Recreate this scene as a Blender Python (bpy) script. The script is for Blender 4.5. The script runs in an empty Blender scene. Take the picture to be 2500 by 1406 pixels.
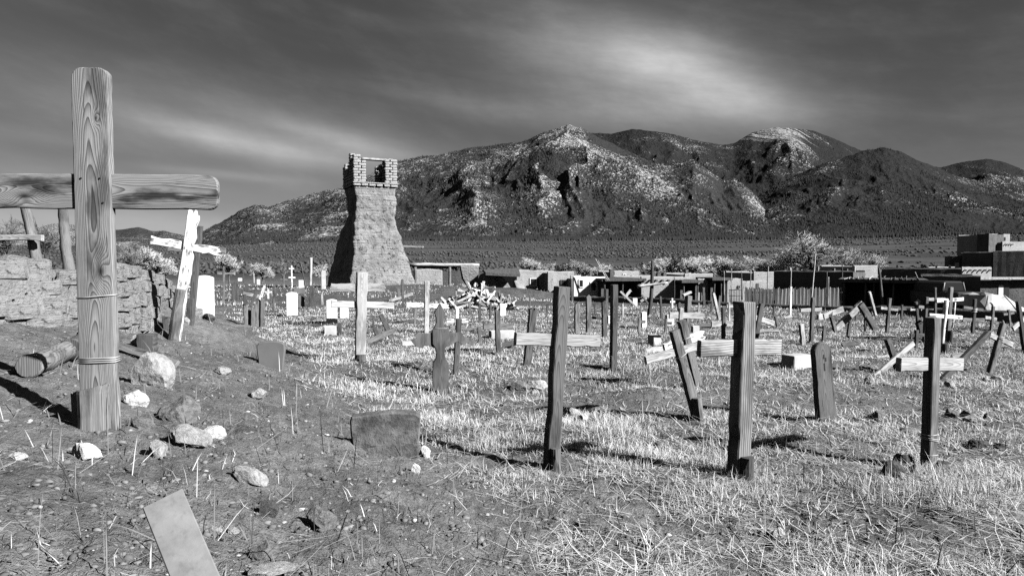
import bpy, bmesh, math, random
import numpy as np
from mathutils import Vector, Matrix

random.seed(7)
rng = np.random.default_rng(7)
R = math.radians
sc = bpy.context.scene
col = sc.collection

# ------------------------------------------------------------------ camera
F = 1666.667                     # focal length in pixels of the 2500 px wide photograph (24 mm lens)
EYE = 1.65
PITCH = math.atan(63 / F)
cam_d = bpy.data.cameras.new('camera')
cam_d.lens = 24; cam_d.sensor_width = 36
cam_d.clip_start = 0.05; cam_d.clip_end = 40000
cam = bpy.data.objects.new('camera', cam_d); col.objects.link(cam)
cam.location = (0, 0, EYE); cam.rotation_euler = (math.pi / 2 - PITCH, 0, 0)
sc.camera = cam

# ------------------------------------------------------------------ sun and sky
SUN_EL = R(32)
SUN_AZ = math.atan2(0.885, -0.466)          # clockwise from +Y: right and a little behind the camera
S = Vector((math.sin(SUN_AZ) * math.cos(SUN_EL), math.cos(SUN_AZ) * math.cos(SUN_EL), math.sin(SUN_EL)))
sun_d = bpy.data.lights.new('sun', 'SUN'); sun_d.energy = 5.0; sun_d.angle = R(0.5); sun_d.color = (1, 1, 1)
sun = bpy.data.objects.new('sun', sun_d); col.objects.link(sun)
sun.rotation_euler = (-S).to_track_quat('-Z', 'Y').to_euler(); sun.location = S * 60
sc.view_settings.view_transform = 'Standard'
sc.view_settings.look = 'None'
sc.view_settings.exposure = 1.02
sc.view_settings.gamma = 1.0
sc.view_settings.use_curve_mapping = False
sc.cycles.use_denoising = False
sc.cycles.max_bounces = 3; sc.cycles.diffuse_bounces = 0; sc.cycles.transparent_max_bounces = 4

world = bpy.data.worlds.new('World'); sc.world = world; world.use_nodes = True


class NT:
    """tiny helper to write node trees as expressions"""
    def __init__(self, tree):
        self.t = tree; self.n = tree.nodes; self.l = tree.links
        self.n.clear()

    def new(self, kind, **kw):
        nd = self.n.new(kind)
        for k, v in kw.items(): setattr(nd, k, v)
        return nd

    def put(self, sock, v):
        if hasattr(v, 'is_output'): self.l.new(v, sock)
        else: sock.default_value = v

    def m(self, op, a, b=0.0, c=0.0, clamp=False):
        nd = self.new('ShaderNodeMath', operation=op, use_clamp=clamp)
        self.put(nd.inputs[0], a); self.put(nd.inputs[1], b); self.put(nd.inputs[2], c)
        return nd.outputs[0]

    def add(self, a, b): return self.m('ADD', a, b)
    def mul(self, a, b): return self.m('MULTIPLY', a, b)
    def sub(self, a, b): return self.m('SUBTRACT', a, b)

    def remap(self, v, a, b, c=0.0, d=1.0, smooth=True):
        nd = self.new('ShaderNodeMapRange', interpolation_type='SMOOTHSTEP' if smooth else 'LINEAR')
        self.put(nd.inputs[0], v); self.put(nd.inputs[1], a); self.put(nd.inputs[2], b)
        self.put(nd.inputs[3], c); self.put(nd.inputs[4], d)
        return nd.outputs[0]

    def noise(self, vec, scale, detail=4.0, rough=0.55, dist=0.0):
        nd = self.new('ShaderNodeTexNoise')
        self.put(nd.inputs['Vector'], vec); self.put(nd.inputs['Scale'], scale)
        nd.inputs['Detail'].default_value = detail; nd.inputs['Roughness'].default_value = rough
        nd.inputs['Distortion'].default_value = dist
        return nd.outputs[0]

    def sep(self, v):
        nd = self.new('ShaderNodeSeparateXYZ'); self.put(nd.inputs[0], v); return nd.outputs

    def comb(self, x, y, z):
        nd = self.new('ShaderNodeCombineXYZ')
        for i, q in enumerate((x, y, z)): self.put(nd.inputs[i], q)
        return nd.outputs[0]

    def grey(self, v): return self.comb(v, v, v)

    def mix(self, f, a, b): return self.add(self.mul(self.sub(1.0, f), a), self.mul(f, b))


# world: the sky as a black-and-white film behind a deep red filter sees it (red channel only) plus thin cirrus
w = NT(world.node_tree)
sky = w.new('ShaderNodeTexSky'); sky.sky_type = 'NISHITA'; sky.sun_disc = False
sky.sun_elevation = SUN_EL; sky.sun_rotation = SUN_AZ; sky.altitude = 2100; sky.air_density = 1.0; sky.dust_density = 0.35
red = w.new('ShaderNodeSeparateColor'); w.put(red.inputs[0], sky.outputs[0])
tc = w.new('ShaderNodeTexCoord')
dx, dy, dz = w.sep(tc.outputs['Generated'])
az = w.m('ARCTAN2', dx, dy)
el = w.m('ARCSINE', dz)
def band(px, py, slope, sa, sb, amp):
    a0 = math.atan((px - 1250) / F); e0 = (640 - py) / F * math.cos(a0)
    c, s = math.cos(slope), math.sin(slope)
    u = w.sub(az, a0); v = w.sub(el, e0)
    a = w.mul(w.add(w.mul(u, c), w.mul(v, s)), 1 / sa)
    b = w.mul(w.sub(w.mul(v, c), w.mul(u, s)), 1 / sb)
    q = w.add(w.mul(a, a), w.mul(b, b))
    return w.mul(w.m('EXPONENT', w.mul(q, -1.0)), amp)
bands = [band(*b) for b in (
    (1600, 165, R(-17), 0.12, 0.040, 1.05), (1760, 225, R(-20), 0.10, 0.030, 0.75), (1500, 180, R(-14), 0.22, 0.085, 0.55), (1520, 285, R(-4), 0.17, 0.022, 0.38),
    (1780, 270, R(-10), 0.12, 0.030, 0.40),
    (640, 362, R(-9), 0.14, 0.016, 0.95), (840, 350, R(-12), 0.13, 0.014, 0.70), (620, 330, R(-8), 0.32, 0.05, 0.40),
    (540, 428, R(-3), 0.09, 0.006, 0.34), (250, 440, R(-4), 0.30, 0.02, 0.16),
    (330, 545, R(-2), 0.22, 0.022, 0.35), (80, 335, R(-2), 0.10, 0.012, 0.2), (1120, 270, R(-8), 0.12, 0.016, 0.14))]
cl = bands[0]
for b in bands[1:]: cl = w.add(cl, b)
warp = w.noise(w.comb(w.mul(az, 2.0), w.mul(el, 3.0), 3.1), 1.0, 1)
sv = w.add(w.mul(el, 26.0), w.mul(az, 4.5))
streak = w.noise(w.comb(w.mul(az, 3.2), w.add(sv, w.mul(warp, 2.5)), 0.0), 1.0, 4, 0.5)
mott = w.noise(w.comb(w.mul(az, 7.0), w.add(w.mul(el, 15.0), w.mul(az, 3.0)), 2.0), 1.0, 5, 0.62)
fine = w.noise(w.comb(w.mul(az, 14.0), w.add(w.mul(el, 120.0), w.mul(warp, 5.0)), 7.0), 1.0, 4, 0.6)
wisps = w.mul(w.add(w.remap(streak, 0.38, 0.80), w.remap(mott, 0.40, 0.72)), 0.08)
mod = w.add(w.add(w.add(0.22, w.mul(streak, 0.40)), w.mul(fine, 0.24)), w.mul(mott, 0.95))
cl = w.mul(w.add(cl, wisps), mod)
cl = w.mul(cl, w.remap(el, -0.02, 0.05))
lum = w.add(w.mul(red.outputs[0], 0.185), w.mul(cl, 0.90))
bg = w.new('ShaderNodeBackground'); w.put(bg.inputs[0], w.grey(lum)); bg.inputs[1].default_value = 0.13
wo = w.new('ShaderNodeOutputWorld'); w.l.new(bg.outputs[0], wo.inputs[0])


# ------------------------------------------------------------------ numpy noise
def _hash(ix, iy, seed):
    h = (ix.astype(np.int64) * 374761393 + iy.astype(np.int64) * 668265263 + seed * 974634777) & 0xFFFFFFFF
    h = ((h ^ (h >> 13)) * 1274126177) & 0xFFFFFFFF
    h = h ^ (h >> 16)
    return (h & 0xFFFFFF) / float(0xFFFFFF)

def vnoise(x, y, seed=0):
    x = np.asarray(x, float); y = np.asarray(y, float)
    x0 = np.floor(x); y0 = np.floor(y)
    fx = x - x0; fy = y - y0
    fx = fx * fx * fx * (fx * (fx * 6 - 15) + 10); fy = fy * fy * fy * (fy * (fy * 6 - 15) + 10)
    a = _hash(x0, y0, seed); b = _hash(x0 + 1, y0, seed); c = _hash(x0, y0 + 1, seed); d = _hash(x0 + 1, y0 + 1, seed)
    return (a * (1 - fx) + b * fx) * (1 - fy) + (c * (1 - fx) + d * fx) * fy

def fbm(x, y, o=4, seed=0, g=0.5):
    t = 0.0; a = 1.0; n = 0.0
    for k in range(o):
        t = t + a * (vnoise(x * 2 ** k, y * 2 ** k, seed + k) - 0.5); n += a; a *= g
    return t / n                      # about -0.5 .. 0.5

def ridged(x, y, o=5, seed=0, g=0.55):
    t = 0.0; a = 1.0; n = 0.0
    for k in range(o):
        v = 1 - np.abs(2 * vnoise(x * 2 ** k, y * 2 ** k, seed + k) - 1); t = t + a * v * v; n += a; a *= g
    return t / n                      # 0 .. 1

def ss(a, b, v):
    t = np.clip((v - a) / (b - a), 0, 1); return t * t * (3 - 2 * t)


# ------------------------------------------------------------------ the lie of the land
BUMPS = [  # x, y, half length, half width, turn, height: grave mounds and hollows
    (1.55, 8.0, 1.35, 0.45, 0.1, 0.13), (2.7, 6.3, 0.9, 0.4, 0.1, 0.08), (1.6, 5.9, 0.8, 0.3, 0.0, -0.05),
    (4.5, 8.6, 1.1, 0.45, 0.1, 0.08), (-1.6, 10.5, 1.2, 0.5, 0.1, 0.07), (0.2, 9.2, 1.0, 0.4, 0.1, 0.06),
    (6.4, 11.0, 1.2, 0.5, 0.1, 0.10), (3.5, 12.5, 1.2, 0.5, 0.1, 0.10), (-2.5, 14.0, 1.2, 0.5, 0.1, 0.08),
    (3.4, 4.6, 1.0, 0.4, 0.1, 0.05), (0.4, 12.5, 1.2, 0.5, 0.1, 0.08), (8.3, 14.0, 1.2, 0.5, 0.0, 0.1),
    (-5.7, 10.2, 2.3, 0.9, 1.15, 0.40), (-5.0, 7.6, 1.6, 0.8, 1.0, 0.16), (-8.6, 43.5, 4.0, 3.4, 0.0, 0.28), (-1.6, 40, 5.5, 1.8, 0.0, 0.5), (1.3, 38.5, 3.4, 2.0, 0.0, 0.35)]

def G(x, y, detail=True):
    x = np.asarray(x, float); y = np.asarray(y, float)
    r = np.sqrt(x * x + y * y)
    s = (2.2 - 0.52 * np.clip(y, -6, 60) - x) * 0.887
    m = np.logaddexp(0, 3.2 * s) / 3.2
    m = 1.45 * np.tanh(0.33 * m / 1.45) * (1 - ss(15, 27, y)) * (1 - ss(9, 22, -x))
    z = m - 1.9 * ss(24, 62, y) * ss(-6, 4, x) - 1.2 * ss(45, 90, r) * (1 - ss(-6, 4, x))
    z = z - 1.9 * ss(30, 70, r) * (1 - ss(-2, 6, y))
    k = np.clip((r - 120) / 2380, 0, None)
    z = z + 84 * np.minimum(k, 1) ** 1.12 * (0.62 + 0.38 * ss(-0.5, -0.1, x / np.maximum(r, 1)))
    z = z - 0.6 * ss(0.3, 1.8, (x - 14.2) * 0.72 + (y - 18.6) * 0.69) * ss(3.0, 7.0, x) * (1 - ss(70, 120, r))
    for bx, by, a, b, t, h in BUMPS:
        u = (x - bx) * math.cos(t) + (y - by) * math.sin(t); v = (y - by) * math.cos(t) - (x - bx) * math.sin(t)
        z = z + h * np.exp(-((u / a) ** 2 + (v / b) ** 2))
    if detail:
        near = 1 - ss(40, 90, r)
        z = z + near * (0.16 * fbm(x * 0.35, y * 0.35, 3, 11) + 0.10 * fbm(x * 1.4, y * 1.4, 4, 12) + 0.035 * fbm(x * 6, y * 6, 3, 13))
        z = z + 3.0 * ss(150, 600, r) * fbm(x * 0.006, y * 0.006, 4, 14)
    return z

def ray(px, py):
    xc = (px - 1250) / F; yc = -(py - 703) / F
    return Vector((xc, math.cos(PITCH) + yc * math.sin(PITCH), -math.sin(PITCH) + yc * math.cos(PITCH)))

def at(px, py, Y):
    d = ray(px, py); return Vector((0, 0, EYE)) + d * (Y / d.y)

_T = np.geomspace(0.8, 130.0, 900)
def on_ground(px, py, ymax=120.0):
    """where the ray through a photograph pixel meets the ground"""
    d = ray(px, py)
    def gap(t): return EYE + d.z * t - G(d.x * t, d.y * t)
    ts = _T
    for _ in range(2):
        g = gap(ts); k = int(np.argmax(g < 0))
        if not (g < 0).any(): k = len(ts) - 1
        ts = np.linspace(ts[max(k - 1, 0)], ts[k], 40)
    return Vector((0, 0, EYE)) + d * float(ts[20])

def gz(x, y): return float(G(x, y))


# ------------------------------------------------------------------ object helpers
def tag(o, label=None, cat=None, group=None, kind=None):
    if label: o['label'] = label
    if cat: o['category'] = cat
    if group: o['group'] = group
    if kind: o['kind'] = kind
    return o

def mesh_obj(name, verts, faces, mat, parent=None, M=None, smooth=False):
    me = bpy.data.meshes.new(name); me.from_pydata([tuple(v) for v in verts], [], faces)
    if mat: me.materials.append(mat)
    if smooth: me.polygons.foreach_set('use_smooth', [True] * len(me.polygons))
    me.update()
    return link(name, me, parent, M)

ROOT = {}                              # inverse world matrix of every object made so far

def link(name, me, parent=None, M=None):
    o = bpy.data.objects.new(name, me); col.objects.link(o)
    M = Matrix.Identity(4) if M is None else M
    if parent is not None:
        o.parent = parent; o.matrix_basis = ROOT[parent.name] @ M
    else:
        o.matrix_basis = M
    ROOT[o.name] = M.inverted()
    return o

def empty(name, loc, label=None, cat=None, group=None):
    o = bpy.data.objects.new(name, None); col.objects.link(o); o.location = loc
    o.empty_display_size = 0.1
    ROOT[o.name] = Matrix.Translation(-Vector(loc))
    return tag(o, label, cat, group)

def np_mesh(name, verts, tris, mat, attr=None, smooth=False):
    """big triangle mesh straight from arrays"""
    me = bpy.data.meshes.new(name)
    verts = np.ascontiguousarray(verts, np.float32); tris = np.ascontiguousarray(tris, np.int32)
    nv, nt, k = len(verts), len(tris), tris.shape[1]
    me.vertices.add(nv); me.vertices.foreach_set('co', verts.ravel())
    me.loops.add(nt * k); me.loops.foreach_set('vertex_index', tris.ravel())
    me.polygons.add(nt); me.polygons.foreach_set('loop_start', np.arange(0, nt * k, k, dtype=np.int32))
    if smooth: me.polygons.foreach_set('use_smooth', np.ones(nt, bool))
    if attr is not None:
        a = me.attributes.new('tone', 'FLOAT', 'POINT'); a.data.foreach_set('value', np.ascontiguousarray(attr, np.float32))
    me.materials.append(mat); me.update(calc_edges=True)
    o = bpy.data.objects.new(name, me); col.objects.link(o)
    return o


# ------------------------------------------------------------------ materials (all neutral greys: the film is black and white)
def base_mat(name, rough=0.9, spec=0.15):
    m = bpy.data.materials.new(name); m.use_nodes = True
    t = NT(m.node_tree)
    b = t.new('ShaderNodeBsdfPrincipled'); b.inputs['Roughness'].default_value = rough
    b.inputs['Specular IOR Level'].default_value = spec
    o = t.new('ShaderNodeOutputMaterial'); t.l.new(b.outputs[0], o.inputs[0])
    return m, t, b

def bump(t, b, h, strength, dist):
    nd = t.new('ShaderNodeBump'); nd.inputs['Strength'].default_value = strength; nd.inputs['Distance'].default_value = dist
    t.put(nd.inputs['Height'], h); t.l.new(nd.outputs[0], b.inputs['Normal'])

def coords(t, kind='Object', rnd=True):
    c = t.new('ShaderNodeTexCoord').outputs[kind]
    if not rnd: return c
    oi = t.new('ShaderNodeObjectInfo')
    v = t.new('ShaderNodeVectorMath', operation='ADD')
    t.l.new(c, v.inputs[0]); t.put(v.inputs[1], t.grey(t.mul(oi.outputs['Random'], 37.0)))
    return v.outputs[0]

def wood_mat(name, lo, hi, freq=150.0, stain=0.5, knots=(), paint=None, vary=0.35, cracks=0.75, straight=False, sharp=2.6):
    """weathered board: growth rings cut lengthwise along local z, cracks, stains, optional peeling paint"""
    m, t, b = base_mat(name, 0.88)
    tcn = t.new('ShaderNodeTexCoord').outputs['Object']
    oi = t.new('ShaderNodeObjectInfo').outputs['Random']
    x, y, z = t.sep(tcn)
    zo = t.add(z, t.mul(oi, 41.0))
    deep = t.add(t.mul(z, 0.030), t.mul(t.noise(t.comb(t.mul(zo, 1.0), oi, 0.0), 1.0, 2.0, 0.5), 0.085))
    drift = t.mul(t.sub(t.noise(t.comb(t.mul(zo, 0.9), 5.0, oi), 1.0, 1.0), 0.5), 0.10)
    wob = t.mul(t.sub(t.noise(t.comb(t.mul(x, 14.0), t.mul(y, 14.0), t.mul(zo, 1.6)), 1.0, 3.0), 0.5), 0.022)
    xx = t.add(t.add(x, drift), wob)
    dd = t.add(deep, t.mul(y, 0.6))
    fld = t.add(t.add(xx, 3.0), t.mul(dd, 0.12)) if straight else t.m('SQRT', t.add(t.mul(xx, xx), t.mul(dd, dd)))
    knot_dark = 0.0
    for kx, kz, kr in knots:
        ux = t.mul(t.sub(x, kx), 1 / kr); uz = t.mul(t.sub(z, kz), 0.45 / kr)
        q = t.add(t.mul(ux, ux), t.mul(uz, uz))
        e = t.m('EXPONENT', t.mul(q, -1.0))
        fld = t.add(fld, t.mul(e, kr * 0.95))
        knot_dark = t.add(knot_dark, t.m('EXPONENT', t.mul(q, -7.0)))
    ph = t.m('FRACT', t.mul(fld, freq))
    ring = t.m('POWER', ph, sharp)                                        # slow build-up, sharp dark line
    ring = t.mul(ring, t.remap(ph, 0.90, 1.0, 1.0, 0.0))
    fibre = t.noise(t.comb(t.mul(x, 260.0), t.mul(y, 260.0), t.mul(zo, 5.0)), 1.0, 3.0, 0.6)
    crack = t.noise(t.comb(t.mul(xx, 60.0), t.mul(y, 60.0), t.mul(zo, 1.6)), 1.0, 2.0, 0.5)
    crk = t.remap(crack, 0.29, 0.33, 1.0, 0.0)
    st = t.remap(t.noise(t.comb(t.mul(x, 9.0), t.mul(y, 9.0), t.mul(zo, 2.4)), 1.0, 4.0, 0.6), 0.44, 0.66)
    v = t.mix(t.mul(ring, 0.85), hi, lo)
    v = t.mul(v, t.add(0.45, t.mul(fibre, 1.1)))
    v = t.mul(v, t.sub(1.0, t.mul(st, stain)))
    v = t.mul(v, t.sub(1.0, t.mul(crk, cracks)))
    if knots: v = t.mul(v, t.sub(1.0, t.m('MINIMUM', t.mul(knot_dark, 0.9), 0.9)))
    v = t.mul(v, t.add(1 - vary / 2, t.mul(oi, vary)))
    if paint is not None:
        pn = t.noise(t.comb(t.mul(x, 26.0), t.mul(y, 26.0), t.mul(zo, 6.0)), 1.0, 5.0, 0.65)
        v = t.mix(t.remap(pn, 0.40, 0.46), v, paint)
    t.put(b.inputs['Base Color'], t.grey(v))
    h = t.add(t.add(t.mul(ring, -0.6), t.mul(fibre, 0.5)), t.mul(crk, -1.6 * cracks))
    bump(t, b, h, 0.7, 0.004)
    return m

def stone_mat(name, lo, hi, scale=6.0, spots=0.25, bs=0.6, bd=0.02):
    m, t, b = base_mat(name, 0.85)
    c = coords(t)
    n1 = t.noise(c, scale * 0.5, 7, 0.68); n2 = t.noise(c, scale * 2.6, 5, 0.7); n3 = t.noise(c, scale * 0.25, 3)
    v = t.mix(t.remap(n1, 0.3, 0.7), lo, hi)
    v = t.mul(v, t.add(0.75, t.mul(n3, 0.5)))
    v = t.mul(v, t.sub(1.0, t.mul(t.remap(n2, 0.50, 0.72), spots)))
    t.put(b.inputs['Base Color'], t.grey(v))
    bump(t, b, t.add(n1, t.mul(n2, 0.5)), bs, bd)
    return m

def flat_mat(name, v, rough=0.7, spec=0.3):
    m, t, b = base_mat(name, rough, spec)
    n = t.noise(coords(t), 14.0, 4)
    t.put(b.inputs['Base Color'], t.grey(t.mul(v, t.add(0.75, t.mul(n, 0.5)))))
    return m

MAT = {}
MAT['big'] = wood_mat('weathered_pine_post', 0.018, 0.32, 150, 0.6, knots=((0.035, 1.08, 0.05), (0.03, 1.98, 0.022)), vary=0.0, cracks=0.6, sharp=1.7)
MAT['bigarm'] = wood_mat('weathered_pine_crossbar', 0.018, 0.32, 160, 0.85, knots=((0.03, 0.30, 0.05),), vary=0.0, cracks=0.6, sharp=1.7)
MAT['grey'] = wood_mat('grey_weathered_wood', 0.045, 0.23, 140, 0.5)
MAT['dark'] = wood_mat('dark_weathered_wood', 0.025, 0.11, 140, 0.4)
MAT['mid'] = wood_mat('brown_weathered_wood', 0.03, 0.135, 130, 0.5)
MAT['pale'] = wood_mat('pale_weathered_wood', 0.16, 0.52, 150, 0.45)
MAT['stripe'] = wood_mat('ribbed_weathered_wood', 0.006, 0.30, 54, 0.45, straight=True, sharp=0.9, cracks=0.5)
MAT['stripep'] = wood_mat('pale_ribbed_wood', 0.05, 0.62, 54, 0.6, straight=True, sharp=1.1, cracks=0.4)
MAT['board'] = stone_mat('smooth_sawn_board', 0.15, 0.24, 14, 0.2, 0.4, 0.004)
MAT['paint'] = wood_mat('peeling_white_paint', 0.10, 0.30, 120, 0.5, paint=0.80)
MAT['white'] = stone_mat('white_marble', 0.74, 0.82, 4, 0.06, 0.2, 0.004)
MAT['slab'] = stone_mat('grey_cement_slab', 0.045, 0.20, 9, 0.5, 0.8, 0.03)
MAT['slabd'] = stone_mat('smooth_dark_cement', 0.125, 0.155, 4, 0.08, 0.2, 0.004)
MAT['block'] = stone_mat('pale_concrete_block', 0.42, 0.56, 6, 0.12, 0.3, 0.008)
MAT['rockw'] = stone_mat('white_rock', 0.48, 0.80, 7, 0.35, 0.7, 0.03)
MAT['rockp'] = stone_mat('pale_rock', 0.24, 0.46, 7, 0.35, 0.7, 0.03)
MAT['rockg'] = stone_mat('grey_rock', 0.11, 0.24, 7, 0.35, 0.7, 0.03)
MAT['rockd'] = stone_mat('dark_rock', 0.05, 0.12, 7, 0.3, 0.7, 0.03)
MAT['wire'] = flat_mat('galvanised_wire', 0.45, 0.45, 0.5)
MAT['black'] = flat_mat('black_metal', 0.02, 0.5)
MAT['glass'] = flat_mat('dark_window_glass', 0.02, 0.08, 0.5)
MAT['whitewash'] = stone_mat('whitewashed_plaster', 0.52, 0.68, 0.9, 0.2, 0.3, 0.02)
MAT['trim'] = flat_mat('white_window_paint', 0.7)
MAT['twig'] = flat_mat('dry_twigs', 0.16)
MAT['twigp'] = flat_mat('pale_bare_branches', 0.56)
MAT['bark'] = stone_mat('grey_bark', 0.08, 0.16, 8, 0.3, 0.8, 0.03)

def adobe_mat(name, lo, hi, course=True):
    m, t, b = base_mat(name, 0.95, 0.05)
    c = coords(t, rnd=False)
    x, y, z = t.sep(c)
    n1 = t.noise(c, 1.1, 6, 0.65); n2 = t.noise(c, 9.0, 6, 0.7); n3 = t.noise(t.comb(x, y, t.mul(z, 4.0)), 1.1, 5, 0.65)
    pit = t.remap(t.noise(c, 4.5, 3, 0.6), 0.30, 0.38, 1.0, 0.0)
    v = t.mix(t.remap(n1, 0.3, 0.7), lo, hi)
    v = t.mul(v, t.add(0.62, t.mul(n2, 0.76)))
    v = t.mul(v, t.sub(1.0, t.mul(pit, 0.35)))
    t.put(b.inputs['Base Color'], t.grey(v))
    crs = t.m('SINE', t.mul(t.add(z, t.mul(n1, 0.12)), 2 * math.pi / 0.165))
    h = t.add(t.add(t.add(t.mul(n3, 0.9), t.mul(n2, 0.7)), t.mul(pit, -0.8)), t.mul(t.mul(crs, t.remap(n1, 0.42, 0.62)), 0.06 if course else 0.0))
    bump(t, b, h, 1.0, 0.15 if course else 0.05)
    return m
MAT['adobe'] = adobe_mat('eroded_adobe', 0.17, 0.31)
MAT['adobeb'] = adobe_mat('adobe_brick', 0.27, 0.44, False)
MAT['adobew'] = adobe_mat('ruined_wall_adobe', 0.20, 0.37, True)
MAT['adobewb'] = adobe_mat('ruined_wall_brick', 0.16, 0.32, False)
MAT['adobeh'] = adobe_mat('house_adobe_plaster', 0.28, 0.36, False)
MAT['adobed'] = adobe_mat('dark_shaded_adobe_plaster', 0.09, 0.14, False)  # shade put into the colour of walls out of the sun; chimneys share it

# ------------------------------------------------------------------ ground: one sheet round the camera out to the mountains
def grassy(x, y):
    """0 bare soil .. 1 thick dry grass"""
    s = (2.2 - 0.52 * np.clip(y, -6, 60) - x) * 0.887
    edge = 1 - ss(-0.55, 0.35, s + 1.1 * fbm(x * 0.9, y * 0.9, 3, 31))
    patch = ss(-0.10, 0.10, fbm(x * 0.55, y * 0.75, 4, 32) + 0.02)
    patch = np.maximum(patch, 0.9 * ss(7.5, 11, y))
    fine = ss(-0.16, 0.10, fbm(x * 2.4, y * 2.4, 4, 33))
    fl = 0.16 + 0.45 * ss(6.5, 10, y)
    g = edge * (0.16 + 0.84 * patch) * (fl + (1 - fl) * fine)
    for bx, by, a, b in ((1.55, 7.8, 1.2, 0.5), (-0.3, 5.3, 1.3, 0.35), (0.9, 4.2, 1.3, 0.45), (-2.2, 9.6, 1.2, 0.5), (0.3, 9.3, 0.9, 0.35), (2.6, 4.0, 0.9, 0.22), (3.0, 6.6, 0.9, 0.3), (4.4, 7.6, 0.8, 0.25), (1.2, 3.5, 1.2, 0.35), (-1.0, 7.6, 1.0, 0.25), (5.5, 10.5, 1.5, 0.3), (2.4, 11.0, 1.4, 0.3)):
        g = g * (1 - 0.88 * np.exp(-(((x - bx) / a) ** 2 + ((y - by) / b) ** 2)))
    return g

def mat_ground():
    m, t, b = base_mat('dry_soil', 0.97, 0.05)
    c = coords(t, rnd=False)
    geo = t.new('ShaderNodeNewGeometry').outputs['Position']
    gr = t.new('ShaderNodeAttribute', attribute_name='tone').outputs['Fac']
    x, y, z = t.sep(geo)
    r = t.m('SQRT', t.add(t.mul(x, x), t.mul(y, y)))
    n1 = t.noise(geo, 1.3, 3, 0.6); n2 = t.noise(geo, 11.0, 3, 0.65); n3 = t.noise(geo, 55.0, 3, 0.7); n4 = t.noise(geo, 170.0, 2, 0.6)
    soil = t.mix(t.remap(n1, 0.3, 0.7), 0.125, 0.205)
    soil = t.mul(soil, t.add(0.35, t.mul(n2, 1.3)))
    soil = t.mul(soil, t.add(0.45, t.mul(n3, 1.1)))
    soil = t.mul(soil, t.sub(1.0, t.mul(gr, 0.62)))
    soil = t.mul(soil, t.add(0.55, t.mul(t.noise(geo, 3.7, 4, 0.65), 0.9)))
    grit = t.mul(t.remap(n4, 0.66, 0.74), t.remap(n3, 0.5, 0.6))
    soil = t.mix(t.mul(grit, 0.6), soil, 0.42)
    litter = t.mul(t.noise(geo, 30.0, 4, 0.7, 1.5), 0.55)
    near = t.mix(t.mul(t.remap(litter, 0.27, 0.36), t.mul(gr, 0.5)), soil, 0.34)
    # the sagebrush plain, from a few hundred metres on
    f1 = t.noise(geo, 0.012, 5, 0.6); f2 = t.noise(geo, 0.16, 4, 0.65)
    far = t.mul(t.mix(t.remap(f1, 0.35, 0.65), 0.045, 0.085), t.add(0.4, t.mul(f2, 1.2)))
    v = t.mix(t.remap(r, 55.0, 150.0), near, far)
    t.put(b.inputs['Base Color'], t.grey(v))
    hh = t.add(t.mul(n2, 0.55), t.add(t.mul(n3, 0.4), t.mul(n4, 0.16)))
    bump(t, b, hh, 1.0, 0.06)
    return m
MAT['ground'] = mat_ground()

radii = np.concatenate([np.array([0.02, 0.3, 0.6, 0.9, 1.1, 1.3, 1.5]), np.geomspace(1.6, 30, 330), np.geomspace(31, 15000, 110)])
azs = np.concatenate([np.linspace(-43, 43, 430), np.linspace(46, 314, 60)]) * math.pi / 180
nr, na = len(radii), len(azs)
rr, aa = np.meshgrid(radii, azs, indexing='ij')
gx = rr * np.sin(aa); gy = rr * np.cos(aa)
gzv = G(gx, gy) + (1 - ss(12, 30, rr)) * (0.045 * fbm(gx * 13, gy * 13, 3, 15) + 0.03 * np.abs(fbm(gx * 30, gy * 30, 2, 16)))
gv = np.stack([gx, gy, gzv], -1).reshape(-1, 3)
i = np.arange(nr - 1)[:, None]; j = np.arange(na)[None, :]; j2 = (j + 1) % na
quads = np.stack([i * na + j, i * na + j2, (i + 1) * na + j2, (i + 1) * na + j], -1).reshape(-1, 4)[:, ::-1]
ground = np_mesh('ground', gv, quads, MAT['ground'], attr=np.where(rr < 80, grassy(gx, gy), 0).reshape(-1), smooth=True)
tag(ground, kind='structure')


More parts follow.
